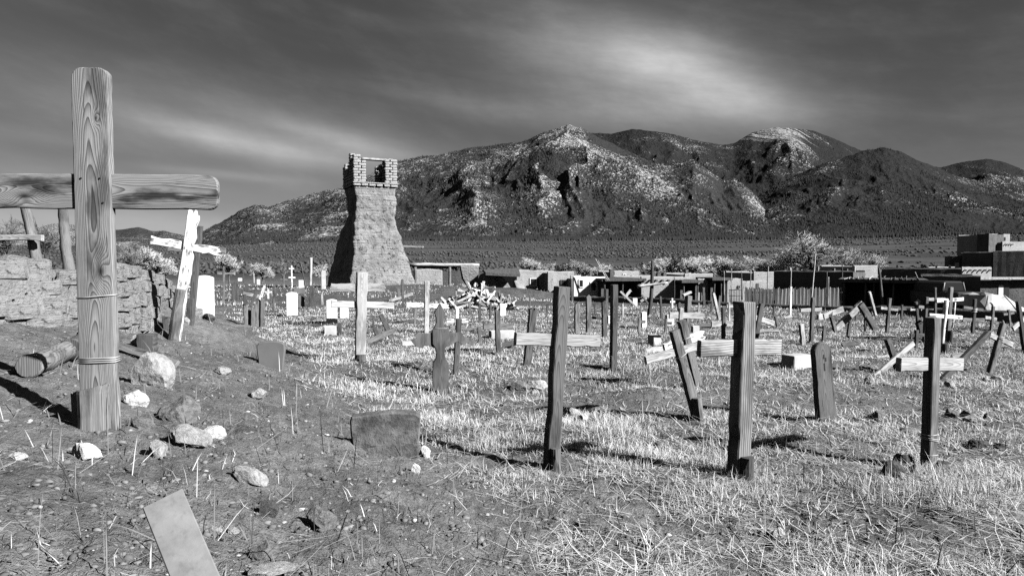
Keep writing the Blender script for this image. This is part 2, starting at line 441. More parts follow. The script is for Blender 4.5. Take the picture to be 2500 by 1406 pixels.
# ------------------------------------------------------------------ mountains
def mat_mountain(name, rock, scale=1.0, cap=None, base=0.034):
    """dark conifer forest speckled with snow and pale rock"""
    m, t, b = base_mat(name, 1.0, 0.0)
    geo = t.new('ShaderNodeNewGeometry')
    p = geo.outputs['Position']
    nx, ny, nz = t.sep(geo.outputs['Normal'])
    big = t.noise(p, 0.0021 * scale, 5, 0.6); mid = t.noise(p, 0.011 * scale, 4, 0.6)
    spk = t.noise(p, 0.10 * scale, 2, 0.6); spk2 = t.noise(p, 0.030 * scale, 3, 0.6)
    att = t.new('ShaderNodeAttribute', attribute_name='tone').outputs['Fac']      # crags and gullies, -1..1
    patch = t.add(t.add(t.mul(t.sub(big, 0.5), 1.9), t.mul(t.sub(mid, 0.5), 1.1)), t.mul(att, 0.85))
    patch = t.remap(t.add(patch, rock), -0.55, 0.95)
    light = t.mul(t.remap(t.add(t.mul(spk, 0.78), t.mul(spk2, 0.22)), t.sub(0.60, t.mul(patch, 0.15)), t.sub(0.67, t.mul(patch, 0.15))), t.remap(patch, 0.0, 0.3))
    dark = t.mul(base, t.add(0.45, t.mul(spk, 1.1)))
    v = t.mix(light, dark, t.add(0.10, t.mul(spk2, 0.52)))
    if cap is not None:
        (cx, cy, cz, rad) = cap
        x, y, z = t.sep(p)
        ux = t.mul(t.sub(x, cx), 1 / rad); uz = t.mul(t.sub(z, cz), 1 / (rad * 0.40))
        q = t.mul(t.m('EXPONENT', t.mul(t.add(t.mul(ux, ux), t.mul(uz, uz)), -1.0)), 0.70)
        g = t.noise(t.comb(t.mul(t.add(x, t.mul(z, 1.3)), 0.017), t.mul(z, 0.0022), 0.0), 1.0, 5, 0.7)
        capm = t.remap(t.add(q, t.mul(t.sub(g, 0.5), 3.0)), 0.36, 0.80)
        v = t.mix(t.mul(capm, t.remap(q, 0.08, 0.3)), v, t.add(0.10, t.mul(spk2, 0.42)))
    t.put(b.inputs['Base Color'], t.grey(v))
    bump(t, b, t.add(t.mul(spk, 0.8), t.mul(spk2, 1.6)), 1.0, 14.0 / scale)
    return m

def mountain(name, ridge, yr, yf, mat, ns=520, nd=90, amp=0.30, cell=520.0, seed=0, power=1.15, crag=0.5, jag=5.0, yb=None):
    px = np.array([p[0] for p in ridge], float); py = np.array([p[1] for p in ridge], float)
    u = np.linspace(px[0], px[-1], ns)
    pv = np.interp(u, px, py)
    ker = np.array([1, 4, 6, 4, 1]) / 16.0
    pv = np.convolve(np.pad(pv, 2, mode='edge'), ker, 'valid')
    t = (u - 1250) / F
    yr_v = yr * (1 + 0.10 * fbm(u / 160.0, u * 0 + seed, 3, seed + 50))
    zr = EYE + (640 - pv) / F * yr_v * 1.0
    edge = ss(0, 70, u - px[0]) * ss(0, 70, px[-1] - u)
    v = np.concatenate([np.linspace(0, 1, nd), 1 + np.linspace(0.05, 1, 24)])
    V, T = np.meshgrid(v, t, indexing='ij')
    YR = np.broadcast_to(yr_v, V.shape); ZR = np.broadcast_to(zr, V.shape)
    yb_ = yb or yr * 1.35
    Y = np.where(V <= 1, yf + (YR - yf) * V, YR + (V - 1) * (yb_ - YR))
    X = T * Y
    zf = G(X * yf / Y, np.full_like(Y, yf), False) - 12
    prof = np.where(V <= 1, V ** power, np.clip(1 - (V - 1) ** 1.2, 0, 1))
    Xw = X / Y * (yf + yr) / 2
    n = ridged(Xw / cell + 0.55 * fbm(X / 420, Y / 420, 3, seed + 9), Y / (cell * 5.5), 6, seed, 0.50)
    n2 = fbm(X / 130.0, Y / 200.0, 4, seed + 20)
    mask = np.where(V <= 1, np.clip(V * 1.6, 0, 1) * np.clip((1 - V) * 2.4, 0, 1), 0.0)
    h = prof + amp * mask * (n - 0.50) + 0.09 * mask * n2
    Z = zf + (ZR - zf) * h
    cr = np.clip(fbm(X / 420.0, Y / 420.0, 3, seed + 33) * 4, 0, 1) * crag
    Z = Z + np.where(V <= 1, V, 0) * (jag * 2 * fbm(X / 46.0, Y / 60.0, 3, seed + 40) + 30 * cr * np.abs(fbm(X / 38.0, Y / 330.0, 3, seed + 41)))
    Z = np.where(V > 1, np.maximum(Z, zf), Z)
    tone = np.clip((n - 0.5) * 2.0 + n2 * 0.8, -1, 1)
    vv = np.stack([X, Y, Z], -1).reshape(-1, 3)
    a, b = len(v), ns
    i = np.arange(a - 1)[:, None]; j = np.arange(b - 1)[None, :]
    q = np.stack([i * b + j, i * b + j + 1, (i + 1) * b + j + 1, (i + 1) * b + j], -1).reshape(-1, 4)
    o = np_mesh(name, vv, q, mat, attr=tone.reshape(-1), smooth=True)
    tag(o, kind='structure')
    return X[:nd], Y[:nd], Z[:nd]

Mf = mat_mountain('far_hill_forest', 0.02, 0.8, base=0.05)
Mb_ = mat_mountain('back_ridge_forest', -0.42, 0.8, cap=(at(1880, 335, 7500).x, 7500, at(1880, 338, 7500).z, 430.0), base=0.026)
Mm = mat_mountain('snow_speckled_forest', 0.03, 1.0, base=0.036)
Mr = mat_mountain('dark_speckled_forest', -0.28, 1.0, base=0.028)
LAND = {}
LAND['far'] = mountain('mountain_far_hills', [(-300, 600), (-60, 590), (60, 566), (140, 545), (200, 552), (290, 562), (340, 555), (380, 566), (400, 563), (450, 575), (520, 592), (640, 620)], 9000, 7000, Mf, 220, 40, seed=3, cell=900)
LAND['back'] = mountain('mountain_back_ridge', [(1180, 420), (1300, 360), (1380, 332), (1440, 327), (1490, 330), (1540, 318), (1580, 322), (1600, 324), (1650, 333), (1700, 347), (1760, 357), (1790, 352), (1830, 327), (1890, 314), (1930, 317), (1980, 322), (2040, 345), (2090, 368), (2120, 374), (2200, 395), (2290, 411), (2340, 398), (2400, 390), (2440, 396), (2500, 418), (2600, 440), (2750, 500), (2900, 560)], 7500, 4300, Mb_, 620, 80, seed=5, cell=800, jag=6, crag=0.15)
LAND['main'] = mountain('mountain_main_ridge', [(300, 625), (430, 602), (490, 568), (540, 545), (590, 513), (625, 500), (655, 506), (700, 491), (780, 470), (840, 457), (900, 430), (970, 398), (1010, 388), (1080, 380), (1150, 362), (1190, 360), (1240, 352), (1290, 345), (1320, 328), (1385, 308), (1420, 316), (1450, 332), (1490, 352), (1540, 376), (1600, 402), (1680, 432), (1760, 470), (1850, 505), (1950, 540), (2100, 585)], 5000, 2400, Mm, 760, 120, seed=8, amp=0.34, jag=9, crag=0.7)
LAND['spur'] = mountain('mountain_craggy_spur', [(960, 600), (1050, 540), (1130, 470), (1200, 420), (1280, 372), (1350, 346), (1410, 343), (1470, 362), (1520, 380), (1590, 400), (1620, 404), (1660, 396), (1690, 392), (1730, 420), (1760, 442), (1790, 440), (1815, 452), (1850, 487), (1880, 512), (1960, 550), (2040, 590)], 4200, 2350, Mm, 560, 110, seed=12, amp=0.40, cell=420, jag=12, crag=1.1, yb=4500)
LAND['right'] = mountain('mountain_right_slope', [(1600, 590), (1700, 556), (1780, 520), (1850, 478), (1900, 448), (1950, 425), (2000, 405), (2060, 386), (2100, 371), (2150, 362), (2190, 372), (2240, 396), (2300, 420), (2360, 440), (2420, 452), (2500, 470), (2620, 500), (2760, 540), (2900, 590)], 4700, 2500, Mr, 620, 110, seed=17, amp=0.34, jag=8)

# conifers: small dark cones on the lower slopes and along the foot of the mountains, far too many to count
def cones(name, P, H, W, mat, n=5):
    k = len(P); a = np.arange(n) * 2 * math.pi / n
    ring = np.stack([np.cos(a), np.sin(a), np.zeros(n)], -1)
    vv = np.empty((k, n + 1, 3))
    vv[:, :n] = P[:, None, :] + ring[None] * W[:, None, None]
    vv[:, n] = P + np.stack([0 * H, 0 * H, H], -1)
    f = np.array([[q, (q + 1) % n, n] for q in range(n)])
    tri = (np.arange(k)[:, None, None] * (n + 1) + f[None]).reshape(-1, 3)
    return np_mesh(name, vv.reshape(-1, 3), tri, mat)

def mat_conifer():
    m, t, b = base_mat('conifer_needles', 1.0, 0.0)
    n = t.noise(t.new('ShaderNodeNewGeometry').outputs['Position'], 0.02, 3)
    t.put(b.inputs['Base Color'], t.grey(t.mul(0.036, t.add(0.4, t.mul(n, 1.2)))))
    return m
MAT['conifer'] = mat_conifer()
pts = []
for key, cnt, lo in (('main', 26000, 0.0), ('spur', 12000, 0.0), ('right', 16000, 0.0), ('back', 9000, 0.3)):
    X, Y, Z = LAND[key]
    a = rng.integers(0, X.shape[1] - 1, cnt * 3)
    bq = (rng.random(cnt * 3) ** 1.1 * (X.shape[0] - 1)).astype(int)
    keep = fbm(X[bq, a] / 260, Y[bq, a] / 260, 3, 77) > (-0.04 + 0.10 * bq / X.shape[0])
    keep &= bq > lo * X.shape[0]
    a, bq = a[keep][:cnt], bq[keep][:cnt]
    pts.append(np.stack([X[bq, a] + rng.normal(0, 7, len(a)), Y[bq, a] + rng.normal(0, 7, len(a)), Z[bq, a] - 2], -1))
# the hard tree line where the forest meets the plain
cnt = 5000
u = rng.uniform(900, 2500, cnt); tY = 2300 + 260 * fbm(u / 90, u * 0, 3, 4) - rng.random(cnt) ** 2 * 330
tx = (u - 1250) / F * tY
pts.append(np.stack([tx, tY, G(tx, tY) - 1], -1))
P = np.concatenate(pts)
H = rng.uniform(8, 17, len(P)); W = H * rng.uniform(0.2, 0.33, len(P))
tag(cones('conifer_forest', P, H, W, MAT['conifer']), 'dark conifer forest covering the mountain slopes and their foot', 'forest', kind='stuff')

# sagebrush on the plain
def shrubs(name, P, Rr, mat):
    k = len(P)
    base = np.array([[1, 0, 0.35], [0.3, 0.95, 0.45], [-0.8, 0.6, 0.3], [-0.8, -0.6, 0.45], [0.3, -0.95, 0.35], [0.05, 0, 1.0]])
    vv = P[:, None, :] + base[None] * Rr[:, None, None] * rng.uniform(0.6, 1.4, (k, 6, 1))
    vv = np.concatenate([vv, P[:, None, :] + np.array([[[0, 0, -0.2]]]) * Rr[:, None, None]], 1)
    f = np.array([[q, (q + 1) % 5, 5] for q in range(5)] + [[(q + 1) % 5, q, 6] for q in range(5)])
    tri = (np.arange(k)[:, None, None] * 7 + f[None]).reshape(-1, 3)
    return np_mesh(name, vv.reshape(-1, 3), tri, mat)

def mat_sage():
    m, t, b = base_mat('sagebrush', 1.0, 0.0)
    n = t.noise(t.new('ShaderNodeNewGeometry').outputs['Position'], 0.03, 4)
    t.put(b.inputs['Base Color'], t.grey(t.mul(0.075, t.add(0.25, t.mul(n, 1.5)))))
    return m
MAT['sage'] = mat_sage()
cnt = 85000
rad = np.exp(rng.uniform(math.log(150), math.log(2500), cnt)); a = rng.uniform(R(-40), R(40), cnt)
sx, sy = rad * np.sin(a), rad * np.cos(a)
keep = (fbm(sx / 90, sy / 140, 4, 90) + 0.5 * fbm(sx / 16, sy / 22, 3, 91)) > rng.uniform(-0.12, 0.16, cnt)
sx, sy, rad = sx[keep], sy[keep], rad[keep]
Rr = (0.2 + 1.0 * rng.random(len(sx)) ** 3) * (0.45 + rad / 750)
tag(shrubs('sagebrush', np.stack([sx, sy, G(sx, sy)], -1), Rr, MAT['sage']), 'low sagebrush scattered over the plain below the mountains', 'sagebrush', kind='stuff')

# ------------------------------------------------------------------ shape helpers
def prism(name, outline, T, mat, parent, M, bev=0.006, smooth=False):
    """outline: (x, z) points, anticlockwise seen from the front (-y); a plate of thickness T with a chamfered front edge"""
    n = len(outline); P = [Vector((a, 0, b)) for a, b in outline]
    ins = []
    for k in range(n):
        e0 = (P[k] - P[k - 1]); e1 = (P[(k + 1) % n] - P[k])
        nn = Vector((-e0.z, 0, e0.x)).normalized() + Vector((-e1.z, 0, e1.x)).normalized()
        if nn.length > 1e-6: nn.normalize()
        ins.append(P[k] + nn * bev)
    v = [(p.x, -T / 2, p.z) for p in ins] + [(p.x, -T / 2 + bev, p.z) for p in P] + [(p.x, T / 2 - bev, p.z) for p in P] + [(p.x, T / 2, p.z) for p in ins]
    f = [tuple(range(n)), tuple(range(4 * n - 1, 3 * n - 1, -1))]
    for a in range(3):
        for k in range(n):
            k2 = (k + 1) % n
            f.append((a * n + k, (a + 1) * n + k, (a + 1) * n + k2, a * n + k2))
    return mesh_obj(name, v, f, mat, parent, M, smooth)

def board_outline(W, L, style='flat', n=9, jit=0.0, taper=1.0, rnd=random, bottom='flat'):
    h = W / 2; o = []
    def hw(z): return h * (1 + (taper - 1) * z / L)
    ph_, am_ = rnd.uniform(0, 6.28), jit * 0.9
    def bow(z): return am_ * (math.sin(ph_ + 3.1 * z / L) - math.sin(ph_))
    o.append((-hw(0), 0.0)); o.append((0.0, -0.002 if bottom == 'flat' else -h * 0.5)); o.append((hw(0), 0.0))
    top = L - (h if style == 'round' else h * 0.9 if style == 'point' else 0)
    for k in range(1, n): z = top * k / n; o.append((bow(z) + hw(z) + rnd.uniform(-jit, jit) - (rnd.random() < 0.12) * 3 * jit, z))
    ht = hw(L)
    if style == 'round':
        for k in range(0, 11): a = math.pi * k / 10; o.append((ht * math.cos(a), top + ht * math.sin(a)))
    elif style == 'soft':
        q = ht * 0.55
        for k in range(0, 6): a = math.pi / 2 * k / 5; o.append((ht - q + q * math.cos(a), L - q + q * math.sin(a)))
        for k in range(0, 6): a = math.pi / 2 * k / 5; o.append((-ht + q - q * math.sin(a), L - q + q * math.cos(a)))
    elif style == 'point':
        o += [(ht, top), (0.0, L), (-ht, top)]
    elif style == 'slant':
        o += [(ht, L - W * 0.35), (-ht, L)]
    elif style == 'rag':
        m = 7
        for k in range(m + 1): o.append((ht - 2 * ht * k / m, L - rnd.uniform(0, W * 0.55)))
    else:
        o += [(ht, L + rnd.uniform(-jit, jit)), (0.0, L + jit), (-ht, L + rnd.uniform(-jit, jit))]
    for k in range(n - 1, 0, -1): z = top * k / n; o.append((bow(z) - hw(z) + rnd.uniform(-jit, jit) + (rnd.random() < 0.12) * 3 * jit, z))
    return o

def frame(p0, p1, normal):
    """matrix whose local z runs p0 -> p1 and whose local -y is the front normal"""
    z = (p1 - p0).normalized(); y = -normal; x = y.cross(z).normalized(); y = z.cross(x).normalized()
    return Matrix(((x.x, y.x, z.x, p0.x), (x.y, y.y, z.y, p0.y), (x.z, y.z, z.z, p0.z), (0, 0, 0, 1)))

def tube_mesh(path, radii, n=8, jit=0.0, seed=0):
    rd = random.Random(seed); v = []; f = []
    for k, p in enumerate(path):
        p = Vector(p); d = (Vector(path[min(k + 1, len(path) - 1)]) - Vector(path[max(k - 1, 0)])).normalized()
        a = d.cross(Vector((0.3, 0.9, 0.2))).normalized(); b = d.cross(a)
        for q in range(n):
            t = 2 * math.pi * q / n; r = radii[k] * (1 + rd.uniform(-jit, jit))
            v.append(p + a * math.cos(t) * r + b * math.sin(t) * r)
    for k in range(len(path) - 1):
        for q in range(n):
            q2 = (q + 1) % n; f.append((k * n + q, k * n + q2, (k + 1) * n + q2, (k + 1) * n + q))
    f.append(tuple(range(n - 1, -1, -1))); f.append(tuple(range((len(path) - 1) * n, len(path) * n)))
    return v, f

def pole(name, p0, p1, r0, r1, mat, parent=None, bend=0.02, seed=0, n=8, seg=8, smooth=True):
    """round timber along its own local z"""
    rd = random.Random(seed); L = (p1 - p0).length
    path = []; rad = []
    bx, by = rd.uniform(-bend, bend) * L, rd.uniform(-bend, bend) * L
    for k in range(seg + 1):
        t = k / seg; w_ = math.sin(math.pi * t)
        path.append((bx * w_ + rd.uniform(-.3, .3) * r0 * 0.25, by * w_, L * t)); rad.append((r0 + (r1 - r0) * t) * rd.uniform(0.93, 1.07))
    v, f = tube_mesh(path, rad, n, 0.06, seed)
    return mesh_obj(name, v, f, mat, parent, frame(p0, p1, Vector((0.1, -1, 0)).normalized()), smooth)

def box_verts(x0, x1, y0, y1, z0, z1):
    return [(x0, y0, z0), (x1, y0, z0), (x1, y1, z0), (x0, y1, z0), (x0, y0, z1), (x1, y0, z1), (x1, y1, z1), (x0, y1, z1)]
BOXF = [(0, 1, 5, 4), (1, 2, 6, 5), (2, 3, 7, 6), (3, 0, 4, 7), (4, 5, 6, 7), (3, 2, 1, 0)]

def box(name, lo, hi, mat, parent=None, M=None, bev=0.0):
    bm = bmesh.new()
    vs = [bm.verts.new(v) for v in box_verts(lo[0], hi[0], lo[1], hi[1], lo[2], hi[2])]
    for q in BOXF: bm.faces.new([vs[k] for k in q])
    if bev: bmesh.ops.bevel(bm, geom=list(bm.edges), offset=bev, segments=1, affect='EDGES')
    bmesh.ops.recalc_face_normals(bm, faces=bm.faces)
    me = bpy.data.meshes.new(name); bm.to_mesh(me); bm.free()
    me.materials.append(mat)
    return link(name, me, parent, M)

# ------------------------------------------------------------------ grave crosses
NAIL = None
def wire_loop(parent, M, z, W, T, tilt, mat, turns=1, r=0.004):
    for k in range(turns):
        zz = z + k * r * 3.2; a, b = W / 2 + r * 0.6, T / 2 + r * 0.6
        c = [(-a, -b, zz), (-a * 0.3, -b - r, zz + tilt * 0.3), (a * 0.4, -b - r, zz + tilt * 0.7), (a, -b, zz + tilt), (a, b, zz + tilt), (-a, b, zz)]
        v = []; f = []; n = 5
        for i_, p in enumerate(c):
            p = Vector(p); d = (Vector(c[(i_ + 1) % 6]) - Vector(c[i_ - 1])).normalized(); u = Vector((0, 0, 1)); s_ = d.cross(u).normalized()
            for q in range(n): t = 2 * math.pi * q / n; v.append(p + s_ * math.cos(t) * r + u * math.sin(t) * r)
        for i_ in range(6):
            for q in range(n): f.append((i_ * n + q, i_ * n + (q + 1) % n, ((i_ + 1) % 6) * n + (q + 1) % n, ((i_ + 1) % 6) * n + q))
        mesh_obj('wire', v, f, mat, parent, M, True)

def cross(label, base, top, wpx, arms=(), yaw=14, wood='grey', armwood=None, style='flat', T=None, d=None, sink=0.16,
          name='wooden_cross', cat='cross', group='wooden grave crosses in the cemetery', wires=(), stub=None, armstyle='flat',
          jit=0.022, armT=0.62, round_post=False, taper=1.0, seed=None, arm_front=False):
    """base, top and arm ends are where the photograph shows them; the distance comes from where the base meets the ground"""
    sd = seed if seed is not None else int(base[0] * 7 + base[1] * 13 + top[0])
    rd = random.Random(sd)
    P = on_ground(*base) if d is None else at(base[0], base[1], d)
    nrm = Vector((math.sin(R(yaw)), -math.cos(R(yaw)), 0))
    def q(px, py):
        r_ = ray(px, py); o = Vector((0, 0, EYE)); return o + r_ * ((P - o).dot(nrm) / r_.dot(nrm))
    mpp = P.y / F
    W = wpx * mpp / max(0.6, math.cos(R(yaw)))
    Tk = T if T is not None else max(0.03, min(W * 0.75, 0.09))
    root = empty(name, P, label, cat, group)
    a, b = q(*base), q(*top); dirn = (b - a).normalized()
    p0 = a - dirn * sink
    L = (b - p0).length
    M = frame(p0, b, nrm)
    if round_post:
        pole('post', p0, b, W / 2, W / 2 * taper, MAT[wood], root, 0.015, sd)
    else:
        prism('post', board_outline(W, L, style, 16, jit * W, taper, rd), Tk, MAT[wood], root, M, min(0.008, W * 0.08))
    for arm in arms:
        e0, e1, th = q(*arm[0]), q(*arm[1]), arm[2] * mpp
        aw = MAT[(arm[3] if len(arm) > 3 else None) or armwood or wood]
        off = -nrm * (-(Tk * 0.5 + Tk * armT * 0.5 + 0.002) if arm_front else Tk * 0.10)
        Ma = frame(e0 + off, e1 + off, nrm)
        prism('crossbar', board_outline(th, (e1 - e0).length, armstyle, 12, jit * th, 1.0, rd), Tk * armT, aw, root, Ma, min(0.007, th * 0.08))
    for wv in wires:
        zz = (q(*wv[0]) - p0).dot(dirn)
        wire_loop(root, M, zz, W * (1 + (taper - 1) * zz / L), Tk, wv[1] * mpp, MAT['wire'], wv[2], max(0.0032, mpp * 1.1))
    if stub:
        (bx, by), (tx, ty), sw, sm = stub
        s0, s1 = q(bx, by), q(tx, ty); fr = nrm * (Tk / 2 + sw * mpp * 0.22)
        pole('stake', s0 - Vector((0, 0, 0.12)) + fr, s1 + fr, sw * mpp / 2 * 1.08, sw * mpp / 2 * 0.96, MAT[sm], root, 0.0, sd + 5, n=11, seg=4, smooth=False)
    return root

def headstone(label, cx, y0, y1, wpx, style='round', mat='white', yaw=14, T=0.1, name='headstone', group='headstones among the crosses', lean=0, outline=None, d=None, sink=0.12):
    P = on_ground(cx, y1) if d is None else at(cx, y1, d)
    mpp = P.y / F; W = wpx * mpp / max(0.6, math.cos(R(yaw))); L = (y1 - y0) * mpp
    M = Matrix.Translation(P - Vector((0, 0, sink))) @ Matrix.Rotation(R(yaw), 4, 'Z') @ Matrix.Rotation(R(lean), 4, 'Y')
    rd = random.Random(int(cx))
    h = W / 2; Lz = L + sink
    if outline:
        o = [(a * W, sink + b * L if b > 0 else 0.0) for a, b in outline]
    else:
        rise = {'arch': 0.13 * W, 'round': 0.2 * W, 'flat': 0.0}[style]
        o = [(-h, 0), (h, 0)] + [(h * (1 + rd.uniform(-.008, .008)), Lz * k / 5 - rise * (k == 5)) for k in range(1, 5)]
        m = 9
        for k in range(m + 1): t = 1 - 2 * k / m; o.append((h * t, Lz - rise * t * t))
        o += [(-h * (1 + rd.uniform(-.008, .008)), Lz * k / 5) for k in range(4, 0, -1)]
    ob = prism(name, o, T, MAT[mat], None, M, 0.012)
    return tag(ob, label, 'headstone', group)

G1 = 'wooden grave crosses in the cemetery'

# --- the big cross at the left
def big_cross():
    P = on_ground(245, 1040); yaw = 3
    nrm = Vector((math.sin(R(yaw)), -math.cos(R(yaw)), 0)); mpp = P.y / F
    def q(px, py):
        r_ = ray(px, py); o = Vector((0, 0, EYE)); return o + r_ * ((P - o).dot(nrm) / r_.dot(nrm))
    root = empty('wooden_cross', P, 'tall weathered plank cross with rounded ends, biggest and nearest at the left', 'cross', G1)
    a, b = q(247, 1040), q(224, 168); dn = (b - a).normalized(); p0 = a - dn * 0.15; W = 86 * mpp; Tk = 0.055
    M = frame(p0, b, nrm); L = (b - p0).length
    prism('post', board_outline(W, L, 'soft', 14, 0.002, 1.0, random.Random(3)), Tk, MAT['big'], root, M, 0.005)
    for e0, e1 in ((q(-66, 466), q(533, 471)),):
        off = -nrm * 0.007
        o = board_outline(84 * mpp, (e1 - e0).length, 'soft', 12, 0.0015, 1.0, random.Random(4))
        prism('crossbar', o, Tk * 0.72, MAT['bigarm'], root, frame(e0 + off, e1 + off, nrm), 0.005)
    wire_loop(root, M, (q(240, 727) - p0).dot(dn), W, Tk, 0.018, MAT['wire'], 1, 0.0035)
    wire_loop(root, M, (q(243, 884) - p0).dot(dn), W, Tk, 0.006, MAT['wire'], 3, 0.0038)
    for nx, ny in ((204, 437), (250, 437), (258, 496)):
        c = q(nx, ny) + nrm * (Tk / 2 + 0.001)
        v, f = tube_mesh([c, c + nrm * 0.004], [0.006, 0.005], 8)
        mesh_obj('nail', v, f, MAT['black'], root)
    # the split stake the cross is tied to, rough and fluted
    s0, s1 = q(243, 1046), q(243, 940); rd = random.Random(9); n = 26
    path = [(0, 0, 0.0), (0, 0, 0.14), (0, 0, 0.24), (0, 0, 0.14 + (s1 - s0).length * 0.9), (0, 0, 0.14 + (s1 - s0).length)]
    flute = [rd.uniform(0.86, 1.06) for _ in range(n)]
    v = []; f = []
    for k, (x, y, z) in enumerate(path):
        rr_ = (0.112, 0.108, 0.106, 0.112, 0.109)[k]
        for i_ in range(n):
            t = 2 * math.pi * i_ / n
            v.append((math.cos(t) * rr_ * flute[i_] * rd.uniform(0.97, 1.03), math.sin(t) * rr_ * 0.72 * flute[i_], z + (rd.uniform(-0.012, 0.006) + 0.03 * math.cos(t) if k == 4 else 0)))
    for k in range(4):
        for i_ in range(n): f.append((k * n + i_, k * n + (i_ + 1) % n, (k + 1) * n + (i_ + 1) % n, (k + 1) * n + i_))
    f.append(tuple(range(4 * n, 5 * n)))
    mesh_obj('stake', v, f, MAT['grey'], root, Matrix.Translation(s0 - Vector((0, 0, 0.14)) + nrm * 0.085), False)
big_cross()

# --- crosses to the left of the tower
cross('white painted cross with peeling paint leaning right, left of the white headstone', (425, 828), (474, 512), 25, [((368, 586), (541, 614), 21)], 6, 'paint', sink=0.2, wires=[((440, 800), 3, 2)], stub=((424, 832), (446, 706), 25, 'grey'), style='rag', jit=0.05, armstyle='rag')
cross('dark plank cross standing right behind the peeling white cross', (466, 790), (488, 552), 14, [((409, 607), (551, 612), 14)], 6, 'dark', 'grey')
cross('short square stake standing beside the peeling white cross', (464, 791), (466, 728), 15, (), 10, 'mid', name='wooden_stake', cat='stake', group='short grave stakes')
cross('stubby dark stake on the slope left of the peeling white cross', (408, 803), (404, 770), 14, (), 10, 'mid', name='wooden_stake', cat='stake', group='short grave stakes', style='slant')
cross('thick sawn stake with flat top behind the speckled boulder', (360, 868), (360, 815), 40, (), 8, 'mid', name='wooden_stake', cat='stake', group='short grave stakes', T=0.14)
headstone('white marble headstone beside the peeling white cross, tallest of the white ones', 500, 672, 770, 43, 'arch', 'white', 10)

def wall_cross():
    P = at(75, 640, 7.6)
    root = empty('pole_cross', P, 'rough pole cross with a sawn rail on the ruined wall at the left edge', 'cross', G1)
    pole('post', at(92, 660, 7.6), at(60, 500, 7.6), 0.058, 0.05, MAT['grey'], root, 0.012, 2, n=10, seg=14)
    a, b = at(-60, 582, 7.5), at(105, 581, 7.5)
    prism('crossbar', board_outline(15 * 7.5 / F, (b - a).length, 'flat', 6, 0.002), 0.05, MAT['pale'], root, frame(a, b, Vector((0.1, -1, 0)).normalized()))
    P = at(165, 660, 7.8)
    r2 = empty('wooden_pole', P, 'rough leaning bare pole on the ruined wall beside the big cross', 'pole', 'poles on the ruined wall')
    pole('trunk', at(171, 680, 7.8), at(152, 500, 7.8), 0.062, 0.05, MAT['grey'], r2, 0.012, 4, n=10, seg=14)
    r3 = empty('wooden_stake', at(105, 650, 7.9), 'stubby broken stake between the two poles on the ruined wall', 'stake', 'short grave stakes')
    pole('trunk', at(107, 665, 7.9), at(103, 622, 7.9), 0.03, 0.026, MAT['mid'], r3, 0.02, 6)
wall_cross()

# clump of split palings with boards leaning in it
def paling_clump():
    P = on_ground(622, 798); mpp = P.y / F
    root = empty('paling_clump', P, 'cluster of split upright palings round a grave at the foot of the slope', 'grave fence')
    for k, (px, top, w_, dy) in enumerate(((601, 744, 10, 0), (609, 748, 9, .03), (617, 750, 9, -.03), (625, 738, 10, 0), (633, 733, 9, .04), (641, 724, 10, .02), (604, 755, 8, .12), (637, 740, 8, .14))):
        b0 = at(px, 800, P.y + dy) ; t0 = at(px + (k % 3) - 1, top, P.y + dy)
        prism('paling', board_outline(w_ * mpp, (t0 - b0).length, 'rag', 5, 0.002), 0.03, MAT['grey'], root, frame(b0, t0, Vector((0.2, -1, 0)).normalized()))
    cross('dark board leaning inside the paling cluster', (612, 745), (627, 712), 8, (), 20, 'dark', d=P.y + 0.1, sink=0.02, name='leaning_board', cat='board', group='loose boards')
    cross('white split stick leaning out of the paling cluster', (630, 745), (646, 697), 6, (), 10, 'paint', d=P.y + 0.08, sink=0.02, style='point', name='leaning_board', cat='board', group='loose boards')
    cross('low T-shaped dark cross just behind the paling cluster', (597, 755), (598, 718), 7, [((593, 716), (642, 726), 8)], 10, 'dark', 'pale', d=P.y + 0.5)
paling_clump()

# --- distant graves between the clump and the tower
for a in [
    ('slender white cross with two bars in front of the plain, left of the tower', (713, 703), (712, 648), 3.2, [((705, 656), (718, 656), 3), ((704, 677), (721, 678), 4)], 'paint'),
    ('tall pale round pole standing left of the tower', (757, 702), (759, 629), 7, (), 'pale'),
    ('thin dark leaning stick left of the tall pale pole', (747, 706), (735, 645), 3, (), 'dark'),
    ('pale thin cross at the far end of the left graves', (621, 692), (619, 650), 3, [((618, 662), (632, 662), 3)], 'pale'),
    ('small grey cross among the far left graves', (692, 705), (693, 672), 3.5, [((684, 682), (702, 683), 3.5)], 'grey'),
    ('dark blunt grave board among the far left graves', (574, 735), (573, 689), 15, (), 'mid'),
    ('narrow dark rounded grave board right of the blunt one', (602, 725), (602, 692), 9, (), 'dark'),
    ('post with a hinged board in front of the far left graves', (759, 752), (760, 697), 9, (), 'dark'),
    ('thin pale stake in the grass right of the black slab', (787, 744), (786, 718), 5, (), 'pale'),
    ('short dark stake left of the far white headstones', (671, 742), (670, 700), 5, (), 'mid'),
    ('grey cross with a low bar behind the hill cross at the left', (545, 742), (547, 650), 5, [((530, 668), (565, 668), 5)], 'grey'),
    ('thin dark post at the far left end of the graves', (594, 690), (594, 657), 2.5, (), 'dark')]:
    nm = 'wooden_cross' if a[4] else ('grave_board' if 'board' in a[0] and 'post' not in a[0] else 'wooden_post')
    cross(a[0], a[1], a[2], a[3], a[4], 14, a[5], name=nm, cat={'wooden_cross': 'cross', 'grave_board': 'grave marker', 'wooden_post': 'post'}[nm],
          group=G1 if a[4] else 'posts and boards marking graves', round_post=('pole' in a[0]), style='round' if 'rounded' in a[0] else 'flat')
headstone('white headstone in the grass left of the tower, beside a grey slab', 713, 713, 770, 25, 'arch', 'white', 16)
